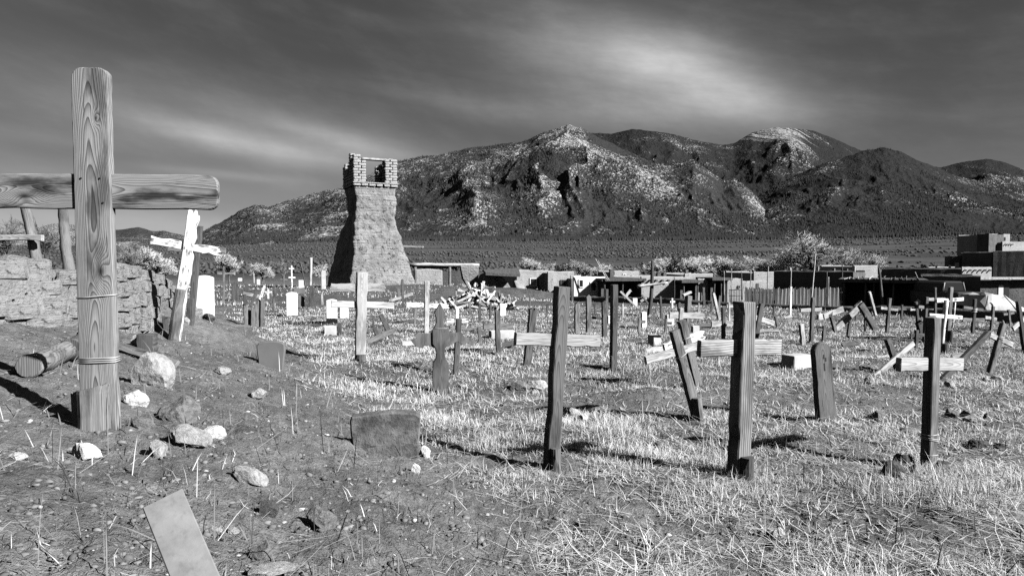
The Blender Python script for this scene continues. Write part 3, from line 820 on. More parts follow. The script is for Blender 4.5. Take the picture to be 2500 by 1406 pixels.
headstone('white headstone in front of the tower, behind the crossbar of the pale cross', 810, 730, 788, 25, 'arch', 'white', 16)
headstone('small grey slab leaning against the right side of a white headstone', 732, 722, 750, 22, 'round', 'slabd', 16, 0.08)
headstone('black low slab behind the white headstone left of the tower', 731, 703, 716, 25, 'flat', 'slabd', 16, 0.08)
headstone('low white slab just right of the second white headstone', 840, 750, 776, 20, 'flat', 'white', 16)
headstone('small white marker far off at the left, beside a pale thin cross', 631, 682, 695, 7, 'flat', 'white', 14)
headstone('white marker leaning by the dark shadowed foot of the tower', 735, 684, 704, 11, 'flat', 'white', 14)
headstone('pale block behind the tall pale pole', 790, 660, 706, 10, 'round', 'block', 14)
headstone('grey square slab among the far left graves', 637, 665, 690, 16, 'flat', 'slabd', 14)
headstone('small white plate lying at the far left end of the graves', 586, 679, 686, 9, 'flat', 'white', 14)
headstone('round-topped grey headstone alone at the foot of the bare slope', 663, 831, 896, 66, 'round', 'slabd', 8, 0.09, outline=((-.40, 0), (.40, 0), (.46, .3), (.5, .62), (.485, .86), (.40, .94), (.22, .985), (0, 1), (-.22, .985), (-.42, .93), (-.5, .82), (-.49, .6), (-.45, .3)))
headstone('rough grey cement headstone with peeling face, biggest of the foreground', 940, 1000, 1108, 168, 'flat', 'slab', 8, 0.13, lean=1,
          outline=((-.44, 0), (.47, 0), (.485, .3), (.5, .65), (.5, .88), (.44, .955), (.30, .98), (.08, 1.0), (-.08, .97), (-.30, .93), (-.47, .90), (-.5, .82), (-.485, .5), (-.46, .25)))

# --- middle of the picture
cross('pale square cross in front of the tower with a long crossbar', (879, 880), (884, 665), 24, [((808, 742), (962, 747), 16)], 20, 'pale', 'pale', T=0.11, stub=((879, 882), (880, 864), 24, 'mid'), armT=0.4)
cross('wide rough plank cross right behind the pale square cross', (872, 800), (874, 664), 9, [((808, 702), (948, 703), 20)], 14, 'dark', 'pale', armstyle='rag')
cross('pale thin cross with a long white bar, in front of the heap of boards', (1041, 812), (1042, 686), 11, [((992, 744), (1096, 748), 12)], 14, 'pale', 'paint', armstyle='rag')
cross('fallen leaning cross lying in the grass right of the pale square cross', (890, 838), (962, 805), 12, [((930, 768), (968, 850), 12, 'mid'), ((915, 800), (936, 850), 12, 'dark')], 25, 'grey', sink=0.0)
headstone('low concrete block beside a stake in front of the white headstone', 806, 795, 815, 28, 'flat', 'block', 16, 0.3, name='concrete_block')
cross('short square stake beside the low concrete block', (829, 818), (829, 788), 11, (), 14, 'mid', name='wooden_stake', cat='stake', group='short grave stakes')
cross('white small cross just behind the ornate carved cross', (1113, 815), (1116, 753), 8, [((1090, 783), (1143, 783), 11)], 14, 'paint')
cross('plain grey post cross standing close behind the ornate carved cross', (1113, 916), (1121, 778), 13, [((1098, 800), (1136, 800), 11)], 16, 'mid', 'grey', T=0.06)
cross('slim cross with a broad bar over a concrete block, left of the tall dark cross', (1216, 868), (1214, 758), 12, [((1180, 797), (1253, 797), 14)], 16, 'mid', 'grey')
headstone('pale concrete block behind the slim cross with a broad bar', 1225, 806, 826, 58, 'flat', 'block', 16, 0.22, name='concrete_block')
cross('stout grey grave post with a notched top, behind the bar of the tall dark cross', (1286, 895), (1301, 750), 18, (), 16, 'mid', style='rag', name='grave_post', cat='post', group='posts and boards marking graves')
cross('tall dark weathered cross with a cracked pale crossbar in the middle of the picture', (1345, 1140), (1372, 700), 31, [((1258, 827), (1463, 832), 31)], 20, 'mid', 'pale', T=0.10, stub=((1347, 1143), (1349, 1088), 26, 'mid'), jit=0.03, armT=0.55)
cross('plain dark square post right of the tall dark cross', (1497, 902), (1499, 695), 14, (), 18, 'dark', T=0.1, stub=((1489, 905), (1489, 868), 9, 'dark'), name='grave_post', cat='post', group='posts and boards marking graves')
for a in [
    ('slender pale grave picket with a knobbed tip, leftmost of three', (1409, 815), (1409, 738), 12, 'grey', 'point'),
    ('slender grave picket with a knobbed tip, middle of three', (1437, 815), (1436, 719), 12, 'grey', 'point'),
    ('greyer knobbed grave picket nearest the dark square post', (1476, 826), (1475, 733), 12, 'mid', 'point'),
    ('dark narrow stake between two pickets beside the dark porch', (1481, 790), (1481, 706), 7, 'dark', 'flat'),
    ('short dark rounded grave board left of the far white cross', (1615, 777), (1612, 723), 5, 'mid', 'round'),
    ('squat dark grave board behind the broken plank cross', (1658, 760), (1658, 737), 9, 'mid', 'point')]:
    cross(a[0], a[1], a[2], a[3], (), 14, a[4], style=a[5], name='grave_picket', cat='grave marker', group='posts and boards marking graves')
cross('low weathered rail on stakes behind the knobbed pickets', (1384, 790), (1384, 768), 6, [((1378, 773), (1472, 777), 7)], 14, 'mid', 'mid', name='grave_rail', cat='rail', group='rails round graves')
cross('tall dark round pole standing among the far graves in front of an adobe house', (1585, 770), (1593, 637), 11, (), 10, 'dark', round_post=True, taper=0.7, name='wooden_pole', cat='pole', group='tall poles by the far graves')
cross('far small cross tilted into an X in front of the dark porch', (1556, 752), (1514, 711), 5, [((1524, 728), (1540, 708), 7)], 16, 'pale', sink=0.02)
cross('second tilted X cross right beside the tall round pole', (1582, 742), (1567, 720), 4, [((1564, 736), (1578, 727), 6)], 16, 'mid', 'pale', sink=0.02)
headstone('small white headstone behind the tilted X cross', 1549, 728, 749, 12, 'flat', 'white', 16)
headstone('narrow white headstone left of the tall dark round pole', 1571, 762, 800, 13, 'flat', 'white', 16)
headstone('broad white headstone at the foot of the heap of boards', 1227, 742, 772, 14, 'flat', 'white', 16)
headstone('tiny white marker behind the knobbed pickets', 1485, 770, 790, 5, 'flat', 'white', 16)
headstone('grey slab behind the broken plank cross', 1635, 768, 795, 20, 'flat', 'block', 16)
headstone('crumbling pale block left of the two leaning crosses', 1597, 817, 842, 20, 'flat', 'block', 16, 0.25, name='concrete_block')
headstone('pale low slab right of the broken plank cross', 1697, 795, 815, 18, 'flat', 'block', 16)
cross('small bright white cross at the far wall in front of an adobe house', (1641, 752), (1641, 728), 4, [((1636, 737), (1648, 737), 5)], 10, 'white')
cross('thick rough post with a bar tied at its top, behind the broken plank cross', (1676, 822), (1681, 722), 12, [((1668, 721), (1687, 713), 6, 'pale')], 20, 'grey', T=0.12, jit=0.04)
cross('cross with a broken ragged plank bar, left of the ribbed cross', (1662, 846), (1663, 752), 10, [((1634, 770), (1722, 772), 15)], 16, 'pale', 'pale', armstyle='rag', jit=0.06)
cross('cross leaning left with its bar tipped down, nearest of the two leaning crosses', (1703, 1022), (1646, 806), 22, [((1576, 880), (1722, 838), 20)], 18, 'grey', 'pale', T=0.07, wires=[((1668, 868), 6, 1)], stub=((1703, 1024), (1694, 968), 22, 'grey'))
cross('cross with a carved pale bar leaning left behind its neighbour', (1704, 942), (1663, 782), 19, [((1621, 850), (1722, 816), 22)], 18, 'grey', 'paint', wires=[((1672, 826), 2, 1)], armstyle='rag')
cross('ribbed plank cross with deep grain, tallest right of the middle', (1802, 1165), (1817, 737), 38, [((1708, 851), (1906, 848), 40)], 20, 'stripe', 'stripep', T=0.13, stub=((1804, 1170), (1806, 1108), 34, 'dark'), armT=0.4)
cross('small wooden cross with a heart-shaped left arm, behind the ribbed cross', (1766, 830), (1766, 750), 9, [((1737, 792), (1790, 790), 14)], 18, 'mid', 'pale', armstyle='round')
cross('small signboard-like cross with a short broad bar left of the ribbed cross', (1780, 786), (1780, 738), 5, [((1774, 747), (1796, 747), 9)], 14, 'pale')
cross('leaning cross with a tipped pale bar right of the ribbed cross', (1843, 832), (1860, 742), 12, [((1832, 772), (1890, 790), 13)], 18, 'mid', 'pale')
cross('thin split stakes leaning together, left of the ribbed cross', (1756, 782), (1741, 712), 7, [((1752, 770), (1758, 722), 6, 'grey')], 18, 'pale', style='rag', name='split_stakes', cat='stakes', group='short grave stakes')
cross('thin dark cross with a level bar in front of the picket fence', (1980, 838), (1985, 726), 9, [((1954, 758), (2006, 755), 9)], 18, 'dark', 'pale')
cross('thin white pole at the picket fence', (1929, 770), (1931, 700), 5, (), 10, 'paint', name='wooden_pole', cat='pole', group='tall poles by the far graves')
cross('short pale stake standing behind the round-topped grave board', (1960, 842), (1956, 791), 11, (), 14, 'pale', name='wooden_stake', cat='stake', group='short grave stakes')
cross('cross with a broad white tipped bar tied with string, left of the A-frame', (2040, 812), (2030, 772), 9, [((2011, 773), (2059, 754), 14)], 18, 'grey', 'pale', wires=[((2033, 768), 3, 2)])
headstone('rounded pale stone between the thin dark cross and the tipped white bar', 2003, 765, 780, 17, 'round', 'block', 14)
headstone('white concrete block left of the round-topped grave board', 1946, 865, 895, 58, 'flat', 'block', 24, 0.26, name='concrete_block')

def slab_board():
    P = on_ground(2020, 1030); yaw = 16; mpp = P.y / F
    nrm = Vector((math.sin(R(yaw)), -math.cos(R(yaw)), 0))
    root = empty('grave_board', P, 'thick round-topped grave board with a cut-out cross, leaning left', 'grave marker', 'posts and boards marking graves')
    a = P - Vector((0, 0, .15)); top = at(2002, 835, P.y)
    L = (top - a).length; W = 50 * mpp
    M = frame(a, top, nrm)
    prism('board', board_outline(W, L, 'round', 12, 0.002), 0.075, MAT['mid'], root, M, 0.008)
    zc = L - 0.20
    for (x0, x1, z0, z1) in ((-.008, .008, zc + .03, zc + .075), (-.008, .008, zc - .095, zc - .015), (.013, .030, zc + .0, zc + .04)):
        box('slot_shade', (x0, -0.039, z0), (x1, -0.030, z1), MAT['black'], root, M)  # black bars laid on the board as the shade inside the cut-out
    pole('brace', at(2036, 1034, P.y + .06), at(2012, 905, P.y + .06), 0.05, 0.04, MAT['mid'], root, 0, 4)
slab_board()

# --- right-hand side
cross('square cross with a split pale crossbar and wire round its foot, at the right', (2266, 1140), (2278, 775), 26, [((2195, 890), (2349, 890), 33)], 22, 'grey', 'pale', T=0.085, wires=[((2266, 1060), 2, 1), ((2266, 1070), -5, 2), ((2266, 1108), 0, 1)], stub=((2284, 1160), (2284, 1122), 28, 'dark'), armT=0.6)
cross('long plank propped up to the right like one leg of an A-frame', (2036, 808), (2104, 740), 15, (), 18, 'pale', sink=0.0, name='leaning_board', cat='board', group='loose boards')
cross('long plank propped up to the left like the other leg of the A-frame', (2172, 862), (2100, 743), 15, (), 18, 'mid', sink=0.0, d=on_ground(2036, 808).y + 0.15, name='leaning_board', cat='board', group='loose boards')
cross('collapsed cross whose arms cross in an X left of the wired cross', (2196, 912), (2166, 826), 14, [((2126, 920), (2222, 836), 14, 'pale')], 18, 'mid', sink=0.05, armstyle='flat', arm_front=True)
cross('fallen bar lying behind the X-shaped collapsed cross', (2140, 872), (2205, 866), 6, (), 18, 'pale', sink=0.0, name='leaning_board', cat='board', group='loose boards')
cross('dark stake leaning behind the A-frame planks', (2069, 826), (2075, 784), 7, (), 18, 'mid', name='wooden_stake', cat='stake', group='short grave stakes')
cross('thin dark stake right of the A-frame top', (2112, 812), (2112, 768), 5, (), 18, 'dark', name='wooden_stake', cat='stake', group='short grave stakes')
cross('pale leaning stick in front of the shaded porch', (2138, 770), (2122, 712), 6, (), 14, 'pale', name='leaning_board', cat='board', group='loose boards')
cross('thin cross in front of the porch right of the A-frame', (2165, 815), (2172, 728), 8, [((2150, 752), (2192, 757), 7)], 18, 'mid', 'pale')
cross('thin dark cross left of the row of tall back crosses', (2242, 800), (2236, 737), 7, [((2222, 755), (2250, 755), 7)], 18, 'mid', 'pale')
cross('cross with a knotty branch as its bar, left in the crowd at the right', (2256, 838), (2262, 725), 8, [((2242, 749), (2279, 753), 8, 'grey')], 18, 'mid')
cross('tall thin cross with a long pale bar in the crowd at the right', (2284, 800), (2283, 702), 6, [((2262, 731), (2308, 731), 8)], 16, 'mid', 'pale')
cross('tall square cross with a clean white bar before the parked car', (2312, 838), (2321, 701), 10, [((2286, 735), (2352, 730), 9)], 18, 'grey', 'paint', stub=((2314, 840), (2315, 806), 11, 'dark'))
cross('thick white cross with round bars leaning right, right of the crowd', (2299, 868), (2311, 733), 11, [((2268, 770), (2349, 776), 10)], 14, 'paint', 'paint', round_post=True, stub=((2301, 872), (2302, 838), 12, 'dark'))
cross('thin white forked sticks behind the thick white cross', (2326, 800), (2332, 738), 3, (), 14, 'paint', name='white_stick', cat='stick', group='loose boards')
cross('cross tied with wire and with two grey bars, before the low shaded wall', (2374, 815), (2380, 730), 8, [((2352, 750), (2400, 757), 7), ((2350, 781), (2403, 782), 10, 'grey')], 14, 'dark', 'grey', wires=[((2376, 762), 2, 3)])
cross('small cross with a short pale bar left of the dark leaning board', (2420, 806), (2425, 748), 7, [((2405, 775), (2433, 780), 8)], 14, 'grey', 'pale')
cross('blackened board propped steeply to the right, right of the wired cross', (2292, 936), (2414, 812), 14, (), 20, 'dark', sink=0.0, name='leaning_board', cat='board', group='loose boards', style='rag')
cross('leaning cross with a tipped pale bar near the right edge', (2416, 912), (2450, 790), 14, [((2416, 818), (2472, 842), 13)], 18, 'grey', 'pale', wires=[((2440, 828), 4, 2)])
cross('dark post leaning in from the right edge with a raised bar', (2502, 862), (2485, 735), 10, [((2473, 803), (2512, 768), 12)], 18, 'dark', 'pale')
cross('dark split stump leaning behind the wired cross', (2252, 818), (2243, 782), 16, (), 14, 'dark', style='rag', name='wooden_stump', cat='stump', group='short grave stakes')
cross('fallen forked branch-like bar lying behind the blackened board', (2352, 836), (2416, 856), 8, (), 20, 'grey', sink=0.0, name='leaning_board', cat='board', group='loose boards')
cross('thin stake behind the boards at the foot of the tower', (984, 748), (982, 682), 6, (), 14, 'mid', name='grave_post', cat='post', group='posts and boards marking graves')
cross('board leaning up to the right at the foot of the tower', (950, 735), (1008, 717), 7, [((972, 705), (980, 768), 6, 'grey')], 14, 'pale', sink=0.0)
cross('small dark cross at the right foot of the heap of boards', (1293, 752), (1294, 722), 3, [((1284, 729), (1304, 729), 4)], 14, 'mid', 'pale')
cross('two thin stakes with a bar below the heap of boards', (1197, 780), (1198, 738), 5, [((1190, 748), (1212, 748), 5)], 14, 'mid')
cross('grey square stake below the heap of boards, left', (1147, 770), (1147, 735), 6, (), 14, 'grey', name='wooden_stake', cat='stake', group='short grave stakes')
cross('dark stake below the heap of boards', (1172, 785), (1171, 742), 6, (), 14, 'dark', name='wooden_stake', cat='stake', group='short grave stakes')
cross('thin stake in the dust at the far wall, left of the whitewashed house', (1357, 760), (1350, 728), 3, (), 14, 'grey', name='wooden_stake', cat='stake', group='short grave stakes')
cross('dark post near the whitewashed house', (1397, 738), (1396, 680), 5, (), 14, 'mid', name='wooden_pole', cat='pole', group='tall poles by the far graves')
cross('thin bare stick leaning against the far adobe house', (1670, 735), (1662, 680), 4, (), 14, 'pale', name='wooden_pole', cat='pole', group='tall poles by the far graves')

for a in [
    ('thin grey post rising right behind the broken plank cross', (1719, 748), (1717, 702), 6, (), 'mid'),
    ('dark stub standing right of the leaning cross beside the ribbed cross', (1839, 802), (1836, 774), 6, (), 'dark'),
    ('small dark stub in the dust left of the thin dark cross', (1899, 800), (1893, 772), 7, (), 'mid'),
    ('small low cross with a pale bar just right of the ribbed cross top', (1889, 776), (1890, 748), 5, [((1879, 755), (1901, 756), 5)], 'mid'),
    ('tiny cross near the low wall left of the split stakes', (1737, 762), (1738, 735), 4, [((1729, 743), (1747, 743), 4)], 'mid'),
    ('tiny pale cross near the low wall behind the broken plank cross', (1705, 766), (1706, 740), 4, [((1697, 748), (1714, 747), 4)], 'pale'),
    ('tiny dark cross between the A-frame and the porch', (2089, 782), (2091, 750), 5, [((2080, 759), (2101, 758), 5)], 'dark'),
    ('small cross by the low wall right of the thin porch cross', (2201, 782), (2202, 744), 5, [((2190, 754), (2213, 755), 6)], 'mid'),
    ('tiny cross between the knobbed pickets and the dark post', (1453, 768), (1452, 742), 4, [((1444, 749), (1462, 749), 4)], 'mid'),
    ('tiny cross in the grass right of the plain dark post', (1521, 775), (1520, 742), 5, [((1510, 752), (1531, 752), 5)], 'pale'),
    ('small leaning cross left of the tall dark cross head', (1333, 778), (1338, 742), 5, [((1324, 752), (1347, 756), 5)], 'mid'),
    ('small grey cross left of the pale thin cross with the long bar', (1012, 790), (1014, 752), 6, [((1001, 763), (1026, 762), 6)], 'grey'),
    ('tiny pale cross in front of the tower foot, right', (935, 768), (936, 742), 5, [((926, 750), (946, 750), 5)], 'pale'),
    ('small dark cross between the paling cluster and the white headstone', (668, 762), (668, 728), 5, [((658, 738), (679, 738), 5)], 'mid'),
    ('tiny cross among the far left graves with a white bar', (655, 730), (655, 706), 4, [((646, 713), (664, 713), 4)], 'paint'),
    ('low stake cross in the grass right of the pale square cross', (912, 800), (911, 770), 5, [((900, 779), (923, 780), 5)], 'mid'),
    ('weathered cross with a sagging bar left of the pale concrete block', (1172, 835), (1170, 798), 8, [((1156, 810), (1187, 813), 8)], 'mid'),
    ('small cross in the grass below the narrow white headstone', (1560, 815), (1561, 775), 7, [((1547, 786), (1576, 785), 7)], 'grey'),
    ('short cross right of the crumbling pale block', (1625, 812), (1626, 778), 6, [((1613, 788), (1640, 789), 6)], 'mid'),
    ('pale short cross behind the round-topped grave board', (2010, 835), (2012, 795), 8, [((1996, 806), (2027, 805), 8)], 'mid'),
    ('dark short cross right of the collapsed X cross', (2236, 850), (2238, 806), 9, [((2222, 818), (2256, 818), 8)], 'dark'),
    ('small tilted cross at the low wall near the right edge', (2466, 796), (2462, 756), 6, [((2450, 768), (2476, 764), 6)], 'grey')]:
    nm = 'wooden_cross' if a[4] else 'wooden_post'
    cross(a[0], a[1], a[2], a[3], a[4], 14, a[5], name=nm, cat='cross' if a[4] else 'post', group=G1 if a[4] else 'posts and boards marking graves')

# --- the carved ornate cross
def ornate_cross():
    P = on_ground(1076, 962); yaw = 14; mpp = P.y / F
    nrm = Vector((math.sin(R(yaw)), -math.cos(R(yaw)), 0)); c = math.cos(R(yaw))
    root = empty('carved_cross', P, 'carved cross with pointed ogee top and curling arms, left of the tall dark cross', 'cross', G1)
    M = Matrix.Translation(P - Vector((0, 0, 0.14))) @ Matrix.Rotation(R(yaw), 4, 'Z')
    k = mpp / c
    def o(pts): return [((x - 1075) * k, 0.14 + (962 - y) * mpp) for x, y in pts]
    # upright: pointed head, waist, shoulders, pinched stem, broad foot
    right = [(1094, 1002), (1094, 940), (1095, 900), (1093, 885), (1087, 874), (1084, 862), (1086, 848), (1094, 836), (1095, 820), (1095, 800), (1084, 798), (1082, 785), (1084, 770), (1087, 762), (1080, 750), (1074, 738)]
    left = [(1068, 748), (1060, 762), (1064, 772), (1065, 784), (1060, 797), (1055, 804), (1055, 836), (1062, 848), (1065, 860), (1063, 874), (1056, 886), (1055, 905), (1056, 940), (1056, 1002)]
    pts = o(list(reversed(left)) [::-1] if False else right + left)
    prism('post', pts, 0.05, MAT['mid'], root, M, 0.005)
    arm = [(1012, 838), (1020, 844), (1030, 846), (1040, 840), (1050, 842), (1060, 848), (1075, 850), (1092, 846), (1104, 838), (1116, 834), (1128, 842), (1140, 837), (1152, 846), (1160, 834), (1148, 826), (1134, 823), (1124, 808), (1112, 812), (1098, 811), (1088, 806), (1075, 808), (1062, 806), (1050, 812), (1034, 811), (1022, 809), (1012, 816), (1018, 822), (1004, 826)]
    prism('crossbar', o(arm), 0.032, MAT['grey'], root, M @ Matrix.Translation((0, 0.012, 0)), 0.004)
    prism('foot_patch', o([(1064, 990), (1090, 990), (1090, 948), (1064, 950)]), 0.02, MAT['grey'], root, M @ Matrix.Translation((0, -0.036, 0)), 0.004)
    wire_loop(root, M, 0.14 + (962 - 800) * mpp, 28 * k, 0.05, 0.0, MAT['wire'], 1, 0.0035)
ornate_cross()

# --- the pale board leaning up out of the bottom edge
def near_board():
    a, b = at(490, 1440, 1.60), at(399, 1219, 1.74)
    P = Vector((a.x + 0.0, a.y, gz(a.x, a.y)))
    dn = (b - a).normalized(); p0 = a
    while p0.z > gz(p0.x, p0.y) - 0.08: p0 = p0 - dn * 0.02
    nrm = Vector((0.42, -0.86, 0.30)).normalized()
    W = 0.098; L = (b - p0).length; h = W / 2
    o = [(-h, 0), (h, 0)] + [(h, L * k / 6) for k in range(1, 6)] + [(h, L), (-h, L - 0.002)] + [(-h, L * k / 6) for k in range(5, 0, -1)]
    ob = prism('leaning_board', o, 0.028, MAT['board'], None, frame(p0, b, nrm), 0.003)
    tag(ob, 'plain pale sawn board leaning up out of the bottom edge at the left', 'board', 'loose boards')
near_board()

# --- logs on the slope
def log(label, a, b, r0, r1, mat, seed, cut=True):
    root = empty('log', (a + b) / 2 - Vector((0, 0, r0)), label, 'log', 'logs on the bare slope')
    pole('trunk', a, b, r0, r1, MAT[mat], root, 0.02, seed, n=14, seg=8)
    if cut:
        dn = (b - a).normalized(); v, f = tube_mesh([a - dn * 0.004, a - dn * 0.0005], [r0 * 0.9, r0 * 0.93], 14)
        mesh_obj('cut_face', v, f, MAT['mid'], root)
    return root
pa = on_ground(70, 925); pb = on_ground(190, 862)
log('grey fallen log pointing away beside the foot of the big cross', pa + Vector((0, 0, .09)), pb + Vector((0, 0, .09)), 0.085, 0.08, 'grey', 3)
pa = on_ground(172, 885); pb = on_ground(215, 850)
log('short dark log end just behind the big cross', pa + Vector((0, 0, .12)), pb + Vector((0, 0, .12)), 0.09, 0.09, 'dark', 8)
def slope_board():
    pa = on_ground(432, 903); pb = on_ground(300, 862)
    o = prism('leaning_board', board_outline(0.09, (pb - pa).length, 'flat', 5, 0.002), 0.04, MAT['grey'], None, frame(pa + Vector((0, 0, .05)), pb + Vector((0, 0, .06)), Vector((0.5, -0.8, 0.35)).normalized()))
    tag(o, 'grey board lying on the slope behind the speckled boulder', 'board', 'loose boards')
slope_board()

# ------------------------------------------------------------------ rocks
def rock_mesh(seed, sub=3, flat=1.0, ang=0.35):
    bm = bmesh.new(); bmesh.ops.create_icosphere(bm, subdivisions=sub, radius=1.0)
    rd = np.random.default_rng(seed)
    planes = rd.normal(0, 1, (14, 3)); planes /= np.linalg.norm(planes, axis=1)[:, None]; offs = rd.uniform(0.55, 0.92, 14)
    for v in bm.verts:
        p = np.array(v.co)
        for n_, o_ in zip(planes, offs):                     # chop facets, softly
            k = p @ n_ - o_
            if k > 0: p = p - n_ * k * 0.96
        q = p * 2.2 + seed
        w_ = 0.10 * float(fbm(q[0] + q[2] * 0.7, q[1] - q[2] * 0.6, 4, seed % 97))
        q = p * 9 + seed
        w2 = float(fbm(q[0] + q[2] * 0.7, q[1] - q[2] * 0.6, 3, seed % 89))
        v.co = p * (1 + w_ * 2.4 + w2 * 0.09)
    me = bpy.data.meshes.new('rock'); bm.to_mesh(me); bm.free()
    return me
ROCKS = [rock_mesh(k * 3 + 1, 4) for k in range(9)]
RM = {}
def rock(label, cx, cy, w_, h_, mat, k=None, tilt=0.0, depth=0.85):
    k = (int(cx) + int(cy)) % 9 if k is None else k
    P = on_ground(cx, cy + h_ * 0.40); mpp = P.y / F
    key = (k, mat)
    if key not in RM:
        me = ROCKS[k].copy(); me.materials.append(MAT[mat]); RM[key] = me
    rx, rz = w_ * mpp / 2, h_ * mpp / 2
    ry = max(rx * depth, rz)
    M = Matrix.Translation(P + Vector((0, ry * 0.8, rz * 0.52))) @ Matrix.Rotation(tilt, 4, 'Y') @ Matrix.Rotation(random.uniform(-0.5, 0.5), 4, 'Z') @ Matrix.Diagonal((rx * 1.12, ry, rz * 1.25, 1))
    o = link('rock', RM[key], None, M)
    return tag(o, label, 'rock', 'rocks lying on the ground')
for a in [
    ('big speckled pale boulder just right of the big cross', 350, 908, 112, 92, 'rockp', 2, 0.2),
    ('white rounded rock at the foot of the speckled boulder', 322, 972, 56, 50, 'rockw', 1),
    ('broad grey boulder below the speckled boulder', 428, 1008, 104, 74, 'rockg', 4),
    ('small grey rock left of the broad grey boulder', 338, 1034, 52, 34, 'rockg', 5),
    ('pale flat rock below the broad grey boulder', 450, 1072, 105, 56, 'rockp', 6, 0.2),
    ('white flat rock right of the pale flat rock', 512, 1058, 66, 30, 'rockw', 7),
    ('upright pale rock casting a black shadow on the slope', 377, 1098, 50, 50, 'rockp', 8),
    ('white chalky slab below the foot of the big cross', 194, 1108, 92, 36, 'rockw', 0, 0.25),
    ('small white rock at the left edge of the slope', 38, 1115, 42, 16, 'rockw', 3),
    ('long pale rock half buried in the slope', 600, 1166, 92, 46, 'rockp', 1, 0.35),
    ('dark rock in dry stalks below the long pale rock', 645, 1245, 52, 40, 'rockd', 2),
    ('smooth grey rock among stalks in the lower middle', 778, 1270, 72, 56, 'rockg', 3, 0.4),
    ('rough grey rock near the bottom edge right of the board', 640, 1352, 78, 48, 'rockg', 4),
    ('pale chip beside the leaning board', 522, 1296, 38, 20, 'rockp', 5),
    ('second pale chip right of the leaning board', 562, 1298, 34, 18, 'rockp', 7),
    ('pale slab cut off by the bottom edge', 650, 1404, 110, 22, 'rockp', 6),
    ('white rock touching the rough cement headstone', 1037, 1104, 30, 32, 'rockw', 8),
    ('round white rock below the rough cement headstone', 1013, 1144, 27, 26, 'rockw', 0),
    ('flat grey rock beside the round white rock', 1042, 1151, 26, 13, 'rockg', 1),
    ('grey rock in the pile left of the tall dark cross', 1265, 945, 54, 24, 'rockg', 2),
    ('pale rough rock in the pile left of the tall dark cross', 1312, 942, 54, 30, 'rockp', 3),
    ('small pale rock in front of that pile', 1302, 958, 26, 14, 'rockp', 4),
    ('pebble-sized pale rock at the foot of the carved cross', 1033, 968, 16, 15, 'rockp', 5),
    ('pale upright rock right of the tall dark cross', 1400, 1006, 30, 30, 'rockp', 6),
    ('white small rock right of the pale upright rock', 1425, 1020, 24, 20, 'rockw', 7),
    ('white flat stone at the right foot of the tall dark cross', 1380, 1029, 36, 13, 'rockw', 8),
    ('white banded stone alone in the grass at the bottom right', 1905, 1304, 36, 30, 'rockw', 0, 0.5),
    ('long dark stone in the grass at the bottom right', 2264, 1284, 62, 20, 'rockd', 1),
    ('black rock at the left of the pile by the wired cross', 2185, 1150, 58, 46, 'rockd', 2),
    ('dark rock on top of the pile by the wired cross', 2216, 1128, 46, 40, 'rockd', 3),
    ('pale egg-shaped rock of the pile by the wired cross', 2239, 1150, 28, 34, 'rockp', 4),
    ('small pale rock in front of the pile by the wired cross', 2205, 1164, 26, 24, 'rockp', 5),
    ('grey rock right of the stake of the wired cross', 2322, 1148, 48, 28, 'rockg', 6),
    ('pale rock behind the wired cross', 2324, 940, 26, 24, 'rockp', 7),
    ('dark rock at the left of the pile right of the wired cross', 2332, 1010, 34, 28, 'rockg', 8),
    ('grey middle rock of the pile right of the wired cross', 2366, 1014, 34, 24, 'rockg', 0),
    ('pale long rock in front of the pile right of the wired cross', 2388, 1024, 48, 18, 'rockp', 1),
    ('grey rock at the right end of that pile', 2418, 1018, 30, 20, 'rockg', 2),
    ('dark flat rock sunk in the grass at the right', 2402, 1086, 48, 22, 'rockd', 3),
    ('second dark flat rock sunk in the grass near the right edge', 2448, 1095, 44, 22, 'rockd', 4),
    ('small pale rock by the leaning cross near the right edge', 2394, 915, 16, 13, 'rockp', 5),
    ('pale rock at the foot of the leaning cross near the right edge', 2412, 926, 18, 14, 'rockp', 6),
    ('long pale rock right of the leaning cross near the right edge', 2442, 924, 30, 16, 'rockp', 7),
    ('flat rock with a black shadow near the right edge', 2462, 954, 26, 12, 'rockp', 8),
    ('dark small rock at the foot of the tallest white headstone', 505, 774, 36, 18, 'rockd', 0),
    ('small pale rock between the stake and the tallest white headstone', 450, 781, 16, 20, 'rockp', 1),
    ('angular pale stone behind the thick sawn stake', 330, 838, 62, 44, 'rockp', 2),
    ('flat pale chunk on the bare slope', 538, 905, 42, 18, 'rockp', 3),
    ('pale rock hidden in stalks below the round-topped headstone', 625, 962, 52, 26, 'rockp', 4),
    ('grey pebble in the grass right of the round-topped headstone', 720, 834, 24, 14, 'rockg', 5),
    ('pale flat rock in the grass left of the middle', 1130, 942, 20, 12, 'rockp', 6),
    ('grey rock in the grass between the tall dark cross and the ribbed cross', 1612, 1088, 28, 18, 'rockg', 7),
    ('small pale rock at the foot of the ribbed cross', 1745, 1182, 26, 18, 'rockp', 8),
    ('pale rock in the grass at the bottom right above the long dark stone', 2328, 1248, 22, 18, 'rockp', 0),
    ('sunken grey rock left of the wired cross', 2150, 1015, 40, 20, 'rockg', 2),
    ('broad sunken dark rock in the grass left of the wired cross', 2232, 1055, 52, 22, 'rockg', 6),
    ('pale rock in front of the collapsed X cross', 2128, 930, 26, 22, 'rockp', 3)]:
    rock(*a)

